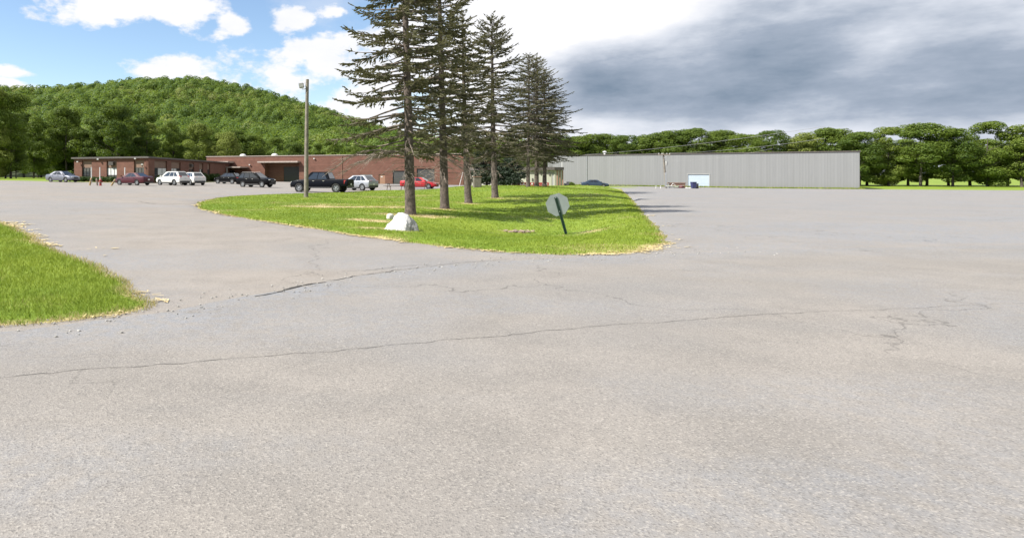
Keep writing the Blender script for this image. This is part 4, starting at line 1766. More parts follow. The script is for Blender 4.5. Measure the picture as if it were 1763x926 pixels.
# end wall turns away from the viewer
dirv = Vector((math.cos(a2), math.sin(a2)))
p0 = Vector((SL, 0.0))
p1 = p0 + dirv * 1.35
nv = Vector((-dirv.y, dirv.x)) * 0.2
slab(mb, [p0, p1, p1 + nv, p0 + nv], -1.4, ST - .02)
mb.build('end_wall', M['creamwall'], shed)
mb = MB()
for f in (0.28, 0.62, 0.97):
    q = p0 + dirv * 1.35 * f
    o2 = q - nv * 0.15
    mb.box(o2.x - .07, o2.x + .07, o2.y - .07, o2.y + .03, -1.4, ST - .03)
mb.build('corner_post', M['browndoor'], shed)
mb = MB()
rp_ = [Vector((-.4, -.5)), p0 + Vector((.1, -.6)), p1 + Vector((.2, -.2)), Vector((SL - 4.0, 9.4)), Vector((-.4, 9.4))]
n5 = len(rp_)
zt = [0.0, 0.0, 0.0, -.1, -.1]
mb.poly([(p.x, p.y, ST + .01 + z_) for p, z_ in zip(rp_, zt)] + [(p.x, p.y, ST + .46 + z_) for p, z_ in zip(rp_, zt)],
        [tuple(reversed(range(n5))), tuple(range(n5, 2 * n5))] + [(i, (i + 1) % n5, n5 + (i + 1) % n5, n5 + i) for i in range(n5)])
mb.build('roof', M['fascia'], shed)
mb = MB()
mb.box(ss(949.8), ss(953.6), 0.1, 0.14, -1.4, dz)
mb.build('door', M['grey'], shed)
mb = MB()
mb.box(e0, e1, 0.1, 0.14, -1.4, sz(872, 308))
mb.build('door', M['white'], shed)
for px in (868.3, 878.3):
    mb = MB()
    mb.box(ss(px) - .09, ss(px) + .09, -0.06, -0.003, -1.4, sz(px, 305))
    mb.build('door_jamb', M['browndoor'], shed)
mb = MB()
mb.box(ss(871.2), ss(874.3), 0.08, 0.098, sz(872, 315.5), sz(872, 313))
mb.build('door_plate', M['fascia'], shed)
for px, py in ((946.5, 300), (917, 309.5), (931.5, 298.5)):
    mb = MB()
    x, zz = ss(px), sz(px, py)
    mb.box(x - .09, x + .09, -0.16, -0.002, zz - .26, zz + .26)
    mb.build('wall_lamp', M['fascia'], shed, None, 0.03)
mb = MB()
q = p0 + dirv * 0.9
mb.tube([(q.x, q.y + 1.0, ST + .3), (q.x, q.y + 1.0, ST + 1.35)], 0.06, 8)
mb.build('flue_pipe', M['white'], shed, 40)

# ------------------------------------------------------------------ vehicles


def loft_body(stations):
    """closed body lofted along x; station = (x, zbottom, ztop, halfwidth)"""
    mb = MB()
    rings = []
    for (x, zb, zt, w_) in stations:
        zm = zb + (zt - zb) * 0.55
        half = [(0, zb), (w_ * .80, zb), (w_ * .96, zb + .07), (w_, zb + (zt - zb) * .30), (w_ * 1.0, zm), (w_ * .975, zt - .12 * (zt - zb) - .02), (w_ * .93, zt - .02), (w_ * .80, zt + .005), (w_ * .4, zt + .025), (0, zt + .03)]
        ringp = [(y, z) for y, z in half] + [(-y, z) for y, z in half[-2:0:-1]]
        rings.append([(x, y, z) for y, z in ringp])
    n = len(rings[0])
    vs = [p for r_ in rings for p in r_]
    fs = []
    for i in range(len(rings) - 1):
        for k in range(n):
            fs.append((i * n + k, i * n + (k + 1) % n, (i + 1) * n + (k + 1) % n, (i + 1) * n + k))
    fs.append(tuple(range(n)))
    fs.append(tuple((len(rings) - 1) * n + k for k in reversed(range(n))))
    mb.poly(vs, fs)
    return mb


def panel(name, corners, uv, mat, parent, lift=0.012, thick=0.02):
    """thin pane laid on a planar quad face; corners = bottom-start, bottom-end, top-start, top-end"""
    p00, p10, p01, p11 = (Vector(c) for c in corners)
    nrm = (p10 - p00).cross(p01 - p00).normalized()
    ps = []
    for u, v in uv:
        ps.append((p00.lerp(p10, u)).lerp(p01.lerp(p11, u), v))
    n = len(ps)
    a = [p + nrm * lift for p in ps]
    b = [p - nrm * thick for p in ps]
    mb = MB()
    mb.poly([tuple(p) for p in a + b], [tuple(range(n)), tuple(reversed(range(n, 2 * n)))] + [(i, n + i, n + (i + 1) % n, (i + 1) % n) for i in range(n)])
    return mb.build(name, mat, parent)


WHEEL_CACHE = {}


def wheel(parent, x, y, r, wid, side, rimmat):
    key = (r, wid, rimmat.name)
    rot = Matrix.Rotation(R(-90) if side > 0 else R(90), 4, 'X')
    if key not in WHEEL_CACHE:
        mb = MB()
        h = wid / 2
        mb.lathe([(r * .66, -h), (r * .93, -h), (r, -h * .7), (r, h * .7), (r * .93, h), (r * .66, h), (r * .64, h * .5), (r * .64, -h * .5)], None, 24, True)
        ty = mb.build('wheel', M['black'], None, 40)
        mb = MB()
        mb.lathe([(r * .655, -h * .2), (r * .655, h * .72), (r * .60, h * .74), (r * .58, h * .3), (0.01, h * .3)], None, 24)
        rm = mb.build('rim_dish', M['trim'], ty, 40)
        sp = MB()
        for k in range(5):
            sp.box(-r * .085, r * .085, r * .08, r * .54, h * .34, h * .66, Matrix.Rotation(k * 2 * math.pi / 5, 4, 'Z'))
        sp.lathe([(r * .15, h * .3), (r * .15, h * .78), (0.01, h * .8)], None, 12)
        sp.lathe([(r * .50, h * .5), (r * .50, h * .74), (r * .58, h * .74), (r * .58, h * .5)], None, 24, True)
        rr_ = sp.build('rim', rimmat, ty, 40)
        WHEEL_CACHE[key] = [ty, rm, rr_, False]
    c = WHEEL_CACHE[key]
    if not c[3]:
        c[3] = True
        ty = c[0]
    else:
        ty = copy_child(c[0], parent)
        copy_child(c[1], ty)
        copy_child(c[2], ty)
    ty.parent = parent
    ty.matrix_local = Matrix.Translation((x, y, r)) @ rot
    return ty


def make_car(name, label, cat, K, mats, loc, heading, rimmat=None, rails=None):
    rimmat = rimmat or M['rim']
    t = thing(name, label, cat, loc, heading, 'vehicles parked in the lot')
    st = K['st']
    mb = loft_body(st)
    tmp = mb.build('body', mats, None)
    cut = MB()
    r, wid, tr = K['r'], K['ww'], K['track']
    for x in (K['xf'], K['xr']):
        for s in (-1, 1):
            cut.lathe([(r * 1.13, -0.22), (r * 1.13, 0.24)], Matrix.Translation((x, s * (tr + 0.02), r * 1.03)) @ Matrix.Rotation(R(90), 4, 'X'), 24)
    co = cut.build('cutter', M['trim'], None)
    tmp.data.materials.append(M['trim'])
    md = tmp.modifiers.new('b', 'BOOLEAN')
    md.object = co
    md.operation = 'DIFFERENCE'
    md.solver = 'EXACT'
    try:
        md.material_mode = 'TRANSFER'
    except Exception:
        pass
    dg = bpy.context.evaluated_depsgraph_get()
    me = bpy.data.meshes.new_from_object(tmp.evaluated_get(dg))
    me.name = 'body'
    bpy.data.objects.remove(tmp)
    bpy.data.objects.remove(co)
    me.shade_smooth()
    me.set_sharp_from_angle(angle=R(38))
    body = bpy.data.objects.new('body', me)
    C.objects.link(body)
    body.parent = t
    # greenhouse
    A, B_, Cc, D = K['gh']
    zb, zr, wb, wr = K['belt'], K['roof'], K['wb'], K['wr']
    zb2 = zb - 0.05
    g = MB()
    g.poly([(A, wb, zb2), (D, wb, zb2), (D, -wb, zb2), (A, -wb, zb2), (B_, wr, zr), (Cc, wr, zr), (Cc, -wr, zr), (B_, -wr, zr)],
           [(3, 2, 1, 0), (0, 1, 5, 4), (1, 2, 6, 5), (2, 3, 7, 6), (3, 0, 4, 7), (4, 5, 6, 7)])
    cab = g.build('cabin', mats, t, 17, 0.055, 3)
    # glass
    panel('windscreen', [(A, wb, zb2), (A, -wb, zb2), (B_, wr, zr), (B_, -wr, zr)][0:2][::-1] + [(B_, -wr, zr), (B_, wr, zr)], [(.07, .1), (.93, .1), (.90, .92), (.10, .92)], M['glass'], t)
    panel('rear_window', [(D, wb, zb2), (D, -wb, zb2), (Cc, wr, zr), (Cc, -wr, zr)], [(.09, K.get('rw0', .15)), (.91, K.get('rw0', .15)), (.88, .9), (.12, .9)], M['glass'], t)
    for s in (1, -1):
        crn = [(D, s * wb, zb2), (A, s * wb, zb2), (Cc, s * wr, zr), (B_, s * wr, zr)]
        if s > 0:
            crn = [crn[1], crn[0], crn[3], crn[2]]
        for (u0b, u1b, u0t, u1t) in K['sw']:
            uv = [(u0b, .12), (u1b, .12), (u1t, .88), (u0t, .88)]
            if s > 0:
                uv = [(1 - u1b, .12), (1 - u0b, .12), (1 - u0t, .88), (1 - u1t, .88)]
            panel('side_window', crn, uv, M['glass'], t)
    # wheels
    for x in (K['xf'], K['xr']):
        for s in (-1, 1):
            wheel(t, x, s * (tr - wid * .45), r, wid, s, rimmat)
    xf, xr = st[-1][0], st[0][0]
    # lamps
    for s in (1, -1):
        zh, wh = K['hl']
        mb = MB()
        mb.poly([(xf - .34, s * (wh + .13), zh), (xf - .34, s * (wh + .13), zh + .13), (xf - .05, s * wh, zh + .02), (xf - .05, s * wh, zh + .13),
                 (xf - .02, s * (wh - .30), zh + .04), (xf - .02, s * (wh - .30), zh + .12), (xf - .5, s * (wh - .1), zh), (xf - .5, s * (wh - .1), zh + .13)],
                [(0, 2, 3, 1), (2, 4, 5, 3), (4, 6, 7, 5), (6, 0, 1, 7), (1, 3, 5, 7), (0, 6, 4, 2)])
        mb.build('headlight', M['headlamp'], t, 60, 0.015)
        zt, wt, hh, ll = K['tl']
        mb = MB()
        mb.poly([(xr + .36, s * (wt + .115), zt), (xr + .36, s * (wt + .115), zt + hh), (xr + .04, s * (wt + .02), zt), (xr + .06, s * (wt + .02), zt + hh),
                 (xr - .005, s * (wt - ll), zt + .02), (xr + .015, s * (wt - ll), zt + hh - .02), (xr + .4, s * (wt - .1), zt), (xr + .4, s * (wt - .1), zt + hh)],
                [(0, 2, 3, 1), (2, 4, 5, 3), (4, 6, 7, 5), (6, 0, 1, 7), (1, 3, 5, 7), (0, 6, 4, 2)])
        mb.build('tail_light', M['taillamp'], t, 60, 0.012)
        # mirrors and handles
        mb = MB()
        xm = A - .22
        mb.box(xm - .09, xm + .09, min(s * (wb + .05), s * (wb + .24)), max(s * (wb + .05), s * (wb + .24)), zb + .02, zb + .16)
        mb.build('wing_mirror', mats if K.get('mirror_body', True) else M['trim'], t, 50, 0.03)
        for xh in K['handles']:
            mb = MB()
            y = s * (tr + .052)
            mb.box(xh - .1, xh + .1, min(y - .02, y + .02), max(y - .02, y + .02), zb - .14, zb - .10)
            mb.build('door_handle', M['chrome'] if K.get('chrome') else mats, t, 50, 0.01)
        # sill
        mb = MB()
        y0, y1 = sorted((s * (tr - .05), s * (tr + .055)))
        mb.box(K['xr'] + r * 1.2, K['xf'] - r * 1.2, y0, y1, st[3][1] - .03, st[3][1] + K.get('sill', .10))
        mb.build('sill_trim', M['trim'], t, 50, 0.02)
        if rails is not None:
            mb = MB()
            mb.tube([(B_ - .1, s * (wr - .06), zr + .005), (B_ - .25, s * (wr - .06), zr + .055), (Cc + .3, s * (wr - .06), zr + .055), (Cc + .15, s * (wr - .06), zr + .005)], 0.022, 6)
            mb.build('roof_rail', rails, t, 40)
    # bumpers, grille, plate
    zbump = K['bump']
    mb = MB()
    wf = st[-1][3]
    mb.box(xf - .10, xf + .03, -wf * .9, wf * .9, zbump[0], zbump[1])
    mb.build('front_bumper', M['trim'], t, 50, 0.03)
    mb = MB()
    mb.box(xf - .08, xf + .012, -wf * .55, wf * .55, zbump[1] + .03, K['hl'][0] + .08)
    mb.build('grille', M['trim'], t, 50, 0.015)
    wr_ = st[0][3]
    mb = MB()
    mb.box(xr - .03, xr + .14, -wr_ * .98, wr_ * .98, zbump[0], zbump[1] + .03)
    mb.build('rear_bumper', K.get('rbmat') or M['trim'], t, 50, 0.03)
    mb = MB()
    zp = K.get('plate', zbump[1] + .18)
    mb.box(xr - .025, xr + .05, -.16, .16, zp, zp + .15)
    mb.build('licence_plate', M['white'], t, 50, 0.006)
    if 'bed' in K:
        x0, x1, wbd, zt = K['bed']
        mb = MB()
        mb.box(x0, x1, -wbd, wbd, zt - .02, zt + .022)
        mb.build('bed_cover', M['trim'], t, 50, 0.01)
        mb = MB()
        mb.box(xr - .012, xr + .05, -wbd, wbd, K['bump'][1] + .08, zt - .02)
        mb.build('tailgate', mats, t, 50, 0.012)
    return t


SEDAN = dict(st=[(-2.42, .48, .78, .68), (-2.38, .34, .98, .79), (-2.2, .26, 1.05, .86), (-1.6, .22, 1.05, .905), (-.6, .2, 1.00, .92), (.4, .2, .98, .92), (1.1, .21, .95, .92),
                 (1.6, .23, .88, .91), (2.05, .25, .79, .87), (2.3, .28, .69, .78), (2.42, .36, .58, .64)],
             r=.335, ww=.22, track=.90, xf=1.42, xr=-1.38, gh=(1.22, .38, -.95, -1.98), belt=.98, roof=1.46, wb=.83, wr=.60,
             sw=[(.18, .49, .30, .50), (.515, .84, .525, .74)], rw0=.16, hl=(.60, .66), tl=(.78, .73, .14, .34), handles=(.05, -.95), bump=(.26, .40), sill=.06, plate=.60)
SUV = dict(st=[(-2.32, .5, .98, .76), (-2.28, .38, 1.08, .84), (-2.05, .3, 1.12, .90), (-1.4, .27, 1.12, .93), (-.5, .26, 1.10, .94), (.5, .26, 1.09, .94), (1.1, .26, 1.07, .94),
               (1.6, .28, 1.02, .93), (2.0, .31, .95, .88), (2.25, .36, .84, .79), (2.36, .46, .68, .68)],
           r=.37, ww=.24, track=.92, xf=1.42, xr=-1.36, gh=(1.28, .40, -1.66, -2.2), belt=1.08, roof=1.69, wb=.85, wr=.66,
           sw=[(.70, .88, .70, .78), (.40, .67, .40, .67), (.10, .37, .16, .37)], rw0=.12, hl=(.76, .68), tl=(1.0, .74, .17, .26), handles=(.12, -.75), bump=(.34, .54), sill=.14, plate=.80, chrome=True)
SUV['sw'] = [(.57, .90, .58, .80), (.30, .545, .30, .555), (.06, .27, .14, .275)]
BOXSUV = dict(SUV)
BOXSUV['st'] = [(-2.38, .5, 1.02, .78), (-2.34, .38, 1.12, .86), (-2.05, .32, 1.15, .91), (-1.4, .29, 1.15, .94), (-.5, .28, 1.13, .95), (.5, .28, 1.12, .95), (1.1, .28, 1.10, .95),
                (1.6, .3, 1.07, .94), (2.05, .33, 1.02, .90), (2.28, .38, .93, .82), (2.38, .48, .74, .72)]
BOXSUV.update(gh=(1.25, .36, -1.82, -2.26), belt=1.11, roof=1.74, hl=(.82, .70))
CUV = dict(SUV)
CUV['st'] = [(-2.2, .5, .95, .74), (-2.16, .38, 1.08, .83), (-1.95, .3, 1.12, .89), (-1.4, .25, 1.11, .92), (-.5, .24, 1.08, .93), (.5, .24, 1.06, .93), (1.05, .25, 1.03, .93),
             (1.5, .27, .98, .92), (1.9, .3, .90, .87), (2.1, .35, .79, .78), (2.2, .44, .66, .66)]
CUV.update(gh=(1.25, .28, -1.35, -2.06), belt=1.06, roof=1.64, wb=.84, wr=.62, xf=1.33, xr=-1.3, hl=(.72, .66), tl=(.98, .72, .12, .36), plate=.62)
PICKUP = dict(st=[(-2.9, .62, 1.14, .90), (-2.86, .55, 1.20, .95), (-2.4, .50, 1.22, .97), (-1.2, .45, 1.22, .985), (-.1, .42, 1.22, .985), (1.0, .42, 1.22, .985), (1.5, .43, 1.20, .98),
                  (2.1, .45, 1.16, .96), (2.6, .48, 1.08, .90), (2.82, .52, .98, .82), (2.9, .58, .82, .76)],
              r=.43, ww=.29, track=.965, xf=1.93, xr=-1.75, gh=(1.52, .78, -.78, -1.12), belt=1.20, roof=1.92, wb=.88, wr=.71,
              sw=[(.50, .88, .52, .79), (.10, .475, .17, .485)], rw0=.2, hl=(.88, .74), tl=(.80, .86, .36, .14), handles=(.45, -.55), bump=(.48, .66), sill=.08, plate=.70, chrome=True,
              bed=(-2.86, -1.2, .82, 1.225))

M['rail'] = plain('satin_rail', (0.22, 0.22, 0.22), 0.55, 0.2, var=.05)
P_silver = paint('silver_grey_paint', (0.15, 0.155, 0.18), 0.5)
P_maroon = paint('maroon_paint', (0.050, 0.004, 0.009), 0.1)
P_white = paint('white_car_paint', (0.56, 0.56, 0.54), 0.0)
P_black = paint('black_car_paint', (0.004, 0.004, 0.0045), 0.0, 0.12)
P_navyblack = paint('blue_black_paint', (0.0035, 0.0042, 0.007), 0.0, 0.12)
P_cuv = paint('bright_silver_paint', (0.27, 0.28, 0.30), 0.5)
P_red = paint('bright_red_paint', (0.36, 0.012, 0.018), 0.1)
P_navy = paint('dark_blue_paint', (0.035, 0.055, 0.085), 0.4)


def car_at(px0, px1, py, zf=gz):
    return on_ground((px0 + px1) / 2, py, zf)


def ground_at(px, Y):
    X = (px - HX) / F * Y
    return Vector((X, Y, float(gz(X, Y))))


make_car('sedan', 'silver grey sedan parked alone at the left edge of the lot before the dark wood', 'car', SEDAN, P_silver, ground_at(108.5, 87.0), R(-24))
make_car('sedan', 'maroon sedan parked between the leaning yellow bollard and the white cars', 'car', SEDAN, P_maroon, ground_at(230, 76), R(180 - 27))
K2 = dict(SUV)
make_car('crossover', 'white crossover nearer of the two white cars, dark roof rails, showing its tail', 'car', SUV, P_white, ground_at(297.5, 79.5), R(180 - 36), rails=M['trim'])
K3 = dict(CUV)
make_car('crossover', 'white crossover partly hidden behind the other white car, red tail light at its near corner', 'car', CUV, P_white, ground_at(331, 82.5), R(180 - 50))
make_car('wagon', 'small dark wagon half hidden behind the black utility vehicle by the entrance canopy', 'car', CUV, P_black, ground_at(393, 97), R(180 - 25))
make_car('suv', 'black utility vehicle with silver roof rails facing the pickup, before the garage door', 'car', BOXSUV, P_black, ground_at(441, 77.0), R(-27), rails=M['rail'])
make_car('pickup_truck', 'blue black crew cab pickup truck parked behind the light pole', 'pickup truck', PICKUP, P_navyblack, ground_at(554, 60.0), R(180 - 19))
make_car('crossover', 'silver crossover parked behind the tail of the dark pickup', 'car', CUV, P_cuv, ground_at(617, 70.0), R(180 - 42))
make_car('sedan', 'bright red sedan parked behind the first two spruce trunks', 'car', SEDAN, P_red, ground_at(722, 83), R(-22))
p = on_ground(1024, 321.5)
make_car('sedan', 'dark blue sedan parked against the grey hall, half sunk behind the lawn crest', 'car', SEDAN, P_navy, ground_at(1024, 119), R(-14))

# ------------------------------------------------------------------ light pole
b = on_ground(527, 340, isl_z)
t = thing('light_pole', 'tall weathered wooden light pole with one floodlight near its top', 'light pole', b)
s_ = b.y / F
H = (340 - 137) * s_
mb = MB()
mb.tube([(0, 0, -.5), (0, 0, 0), (.02, 0, H * .3), (.05, 0, H * .7), (2.2 * s_, 0, H)], [4.0 * s_, 3.9 * s_, 3.6 * s_, 3.1 * s_, 2.7 * s_], 14)
mb.build('pole', M['pole'], t, 50)
zf = (340 - 147.5) * s_
mb = MB()
Mx = Matrix.Translation((-0.30, -.02, zf)) @ Matrix.Rotation(R(-12), 4, 'Y')
mb.box(-.20, .14, -.20, .20, -.17, .15, Mx)
hd = mb.build('floodlight', M['grey'], t, 50, 0.03)
mb = MB()
mb.box(-.225, -.203, -.17, .17, -.14, .12, Mx)
mb.build('lens', M['headlamp'], hd)
mb = MB()
mb.tube([(-.30, 0.0, zf - .17), (-.28, 0, zf - .26), (-.1, 0, zf - .26), (.03, 0, zf - .18)], 0.025, 8)
mb.box(-.06, .06, -.05, .05, zf - .1, zf + .08)
mb.build('bracket', M['metal'], t)
mb = MB()
mb.box(-.29, .30, .03, .05, zf + .155, zf + .175, Matrix.Translation((-.3, 0, 0)))
mb.build('visor', M['grey'], hd)

# ------------------------------------------------------------------ stop sign seen from behind
b = on_ground(975, 404.5, isl_z)
t = thing('road_sign', 'back of a grey octagonal road sign on a leaning green channel post in the lawn', 'road sign', b)
t.rotation_euler = (0, R(-16.0), 0)
s_ = b.y / F
Lp = 67.5 * s_
mb = MB()
for x0, x1, y0, y1 in ((-.04, .04, 0.0, 0.008), (-.048, -.036, -.03, 0.004), (.036, .048, -.03, 0.004)):
    mb.box(x0, x1, y0, y1, -.5, Lp)
mb.build('post', M['greenpost'], t)
zc = 54.0 * s_
Rr = 20.2 * s_ 
mb = MB()
oc = [(math.cos(R(22.5 + 45 * k)) * Rr, math.sin(R(22.5 + 45 * k)) * Rr) for k in range(8)]
n = 8
mb.poly([(x, .010, zc + z) for x, z in oc] + [(x, .014, zc + z) for x, z in oc], [tuple(range(8)), tuple(reversed(range(8, 16)))] + [(i, 8 + i, 8 + (i + 1) % 8, (i + 1) % 8) for i in range(8)])
pl_ = mb.build('sign_plate', M['alu'], t)
pl_.rotation_euler = (0, 0, R(-8))
mb = MB()
mb.poly([(x * .97, .016, zc + z * .97) for x, z in oc] + [(x * .97, .018, zc + z * .97) for x, z in oc], [tuple(range(8)), tuple(reversed(range(8, 16)))] + [(i, 8 + i, 8 + (i + 1) % 8, (i + 1) % 8) for i in range(8)])
mb.build('sign_face', M['red'], pl_)
mb = MB()
for zz in (zc - Rr * .6, zc + Rr * .6):
    mb.lathe([(.014, 0), (.014, .012), (.006, .016)], Matrix.Translation((0, -.001, zz)) @ Matrix.Rotation(R(90), 4, 'X'), 8)
mb.build('bolt', M['metal'], t)

# ------------------------------------------------------------------ boulder and stone


def rock(name, label, loc, pts, mat, sub=2, seed=1, amp=0.03, rz=0):
    bm = bmesh.new()
    for p_ in pts:
        bm.verts.new(p_)
    r_ = bmesh.ops.convex_hull(bm, input=bm.verts[:])
    bmesh.ops.delete(bm, geom=[v for v in bm.verts if not v.link_faces], context='VERTS')
    bmesh.ops.triangulate(bm, faces=bm.faces[:])
    bmesh.ops.bevel(bm, geom=bm.edges[:], offset=0.012, segments=1, affect='EDGES')
    bmesh.ops.triangulate(bm, faces=bm.faces[:])
    for _ in range(4):
        long = [e_ for e_ in bm.edges if e_.calc_length() > 0.07]
        bmesh.ops.subdivide_edges(bm, edges=long, cuts=1)
        bmesh.ops.triangulate(bm, faces=bm.faces[:])
    bm.normal_update()
    for v_ in bm.verts:
        k = float(fbm(v_.co.x * 7 + v_.co.z * 5, v_.co.y * 7 - v_.co.z * 6, seed, 4)) - 0.5
        v_.co += v_.normal * k * amp * 2
    me = bpy.data.meshes.new(name)
    bm.to_mesh(me)
    bm.free()
    me.materials.append(mat)
    o_ = bpy.data.objects.new(name, me)
    o_.location = loc
    o_.rotation_euler = (0, 0, rz)
    C.objects.link(o_)
    return tag(o_, label, 'rock')


def rock_mat(name, base, dirt_shade, amount):
    m, b_, p_, o_ = new_mat(name)
    t_ = b_.n('ShaderNodeTexCoord')
    v_ = t_.outputs['Object']
    n1 = b_.noise(v_, 4, 6, 0.65)
    n2 = b_.noise(v_, 16, 5, 0.7)
    sp_ = b_.n('ShaderNodeSeparateXYZ')
    b_.link(v_, sp_.inputs[0])
    east_shade = b_.sstep(b_.m('ADD', sp_.outputs[0], b_.m('MULTIPLY', b_.m('SUBTRACT', n1, 0.5), 0.5)), 0.10, 0.34)  # paints the sunless right flank's shade into the stone, using the dirt colour
    k = b_.m('ADD', b_.m('MULTIPLY', b_.sstep(n1, 0.55, 0.75), amount), b_.m('MULTIPLY', east_shade, 0.75), clamp=True)
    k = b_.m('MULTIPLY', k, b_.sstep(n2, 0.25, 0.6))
    b_.link(b_.mix(k, b_.mix(b_.m('MULTIPLY', n2, 0.35), base, tuple(c_ * .75 for c_ in base)), dirt_shade), p_.inputs['Base Color'])
    p_.inputs['Roughness'].default_value = 0.8
    bp = b_.n('ShaderNodeBump')
    bp.inputs['Strength'].default_value = 0.6
    bp.inputs['Distance'].default_value = 0.03
    b_.link(n2, bp.inputs['Height'])
    b_.link(bp.outputs[0], p_.inputs['Normal'])
    return m


M['quartz'] = rock_mat('white_quartz', (0.44, 0.435, 0.43), (0.12, 0.115, 0.10), 0.45)
M['fieldstone'] = rock_mat('fieldstone', (0.50, 0.47, 0.43), (0.2, 0.18, 0.16), 0.5)
b = on_ground(690, 397.5, isl_z)
s_ = b.y / F
K_ = s_
pts = [(-31, 6), (-28, 16), (30, 6), (29, 20), (12, -12), (-16, -8), (0, 34)]
hull = [(-32 * K_, -.05, -.06), (-18 * K_, -.34, -.06), (4 * K_, -.40, -.06), (31 * K_, -.12, -.06), (33 * K_, .22, -.06), (0, .42, -.06), (-24 * K_, .30, -.06),
        (-28 * K_, .0, 5 * K_), (-17 * K_, .02, 15 * K_), (-5 * K_, .10, 31 * K_), (2 * K_, .05, 32.5 * K_), (12 * K_, .0, 27 * K_), (24 * K_, .05, 19 * K_), (27 * K_, .24, 15 * K_), (9 * K_, -.27, 13 * K_), (30 * K_, .0, 7 * K_), (0, .3, 28 * K_)]
rock('boulder', 'large white quartz boulder on the lawn in front of the nearest spruce', b, hull, M['quartz'], 2, 5, 0.045)
b = on_ground(671.5, 377.5, isl_z)
s_ = b.y / F
rg = np.random.default_rng(4)
pts = [(math.cos(a) * 6.5 * s_ * rg.uniform(.8, 1.1), math.sin(a) * 6.0 * s_ * rg.uniform(.8, 1.1), z_ * s_) for z_ in (-1, 4, 8) for a in np.linspace(0, 5.6, 6)] + [(0, 0, 10.5 * s_)]
rock('field_stone', 'small rounded tan stone lying behind the white boulder', b, pts, M['fieldstone'], 1, 8, 0.02)
# pale leaf litter / dead stump remains in the swale
b = on_ground(892, 401, isl_z)
mb = MB()
rr = random.Random(6)
for k in range(70):
    x, y = rr.gauss(0, .26), rr.gauss(0, .12)
    a = rr.uniform(0, 6.28)
    l = rr.uniform(.04, .12)
    z0 = rr.uniform(0.02, .09)
    mb.poly([(x + math.cos(a) * l, y + math.sin(a) * l, z0 + .03), (x - math.sin(a) * l * .5, y + math.cos(a) * l * .5, z0), (x - math.cos(a) * l, y - math.sin(a) * l, z0 + rr.uniform(0, .05)), (x + math.sin(a) * l * .5, y - math.cos(a) * l * .5, z0)], [(0, 1, 2, 3)])
M['litter'] = plain('leaf_litter', (0.25, 0.19, 0.15), 0.95, var=0.4, scale=9)
o = mb.build('leaves', M['litter'])
o.location = b
tag(o, 'heap of brown dead leaves in the hollow left of the leaning sign', 'leaves', kind='stuff')

# ------------------------------------------------------------------ bollards, hydrant, marker posts
for (px, py, ht, tilt, lab) in ((154.5, 317.5, 13, 12, 'faded yellow bollard leaning slightly, left of the red hydrant'),
                                (167.5, 318.5, 12, -6, 'short pale bollard right beside the red hydrant'),
                                (191.5, 319, 13, 32, 'steeply leaning yellow bollard next to the maroon sedan')):
    b = ground_at(px, 71.0)
    s_ = b.y / F
    t = thing('bollard', lab, 'bollard', b, 0, 'bollards around the hydrant')
    t.rotation_euler = (0, R(tilt), 0)
    mb = MB()
    mb.lathe([(.10, -.3), (.10, ht * s_ - .05), (.07, ht * s_), (.01, ht * s_ + .015)], None, 12)
    mb.build('post', M['yellow'] if 'yellow' in lab else M['pole'], t, 50)
    mb = MB()
    mb.lathe([(.104, ht * s_ * .60), (.104, ht * s_ * .78)], None, 12, False)
    mb.build('band', M['rust'] if 'pale' in lab else M['pole'], t, 50)
b = ground_at(173, 70.5)
t = thing('fire_hydrant', 'rusty red fire hydrant between the faded bollards', 'fire hydrant', b)
mb = MB()
mb.lathe([(.17, -.1), (.17, .06), (.12, .08), (.12, .52), (.15, .54), (.15, .60), (.125, .62), (.10, .72), (.05, .78), (.01, .79)], None, 14)
mb.build('barrel', M['red'], t, 40)
for s in (-1, 1):
    mb = MB()
    mb.lathe([(.06, .10), (.06, .17), (.075, .175), (.075, .23), (.03, .26), (.01, .265)], Matrix.Translation((0, 0, .42)) @ Matrix.Rotation(R(90 * s), 4, 'Y'), 10)
    mb.build('nozzle', M['red'], t, 40)
mb = MB()
mb.lathe([(.08, .10), (.08, .17), (.095, .175), (.095, .24), (.03, .27), (.01, .275)], Matrix.Translation((0, 0, .38)) @ Matrix.Rotation(R(90), 4, 'X'), 10)
mb.build('pumper_nozzle', M['rust'], t, 40)
mb = MB()
mb.lathe([(.035, .785), (.035, .84), (.01, .845)], None, 6)
mb.build('bonnet_nut', M['white'], t)
for px, ptop, lab in ((157.5, 288.5, 'slim white marker post standing above the leaning left bollard'),
                      (172, 288.5, 'slim white marker post rising behind the red hydrant'),
                      (215, 289, 'slim white marker post rising behind the maroon sedan')):
    b = ground_at(px, 81.0)
    top = at_depth(px, ptop, 81.0).z - b.z
    t = thing('marker_post', lab, 'post', b, 0, 'white marker posts in front of the office wing')
    mb = MB()
    mb.tube([(0, 0, -.3), (0, 0, top)], 0.065, 10)
    mb.build('post', M['white'], t, 40)
    mb = MB()
    mb.lathe([(.075, top - .04), (.075, top + .01), (.02, top + .05)], None, 10)
    mb.build('cap', M['metal'], t, 40)

# ------------------------------------------------------------------ hedges and shrubs


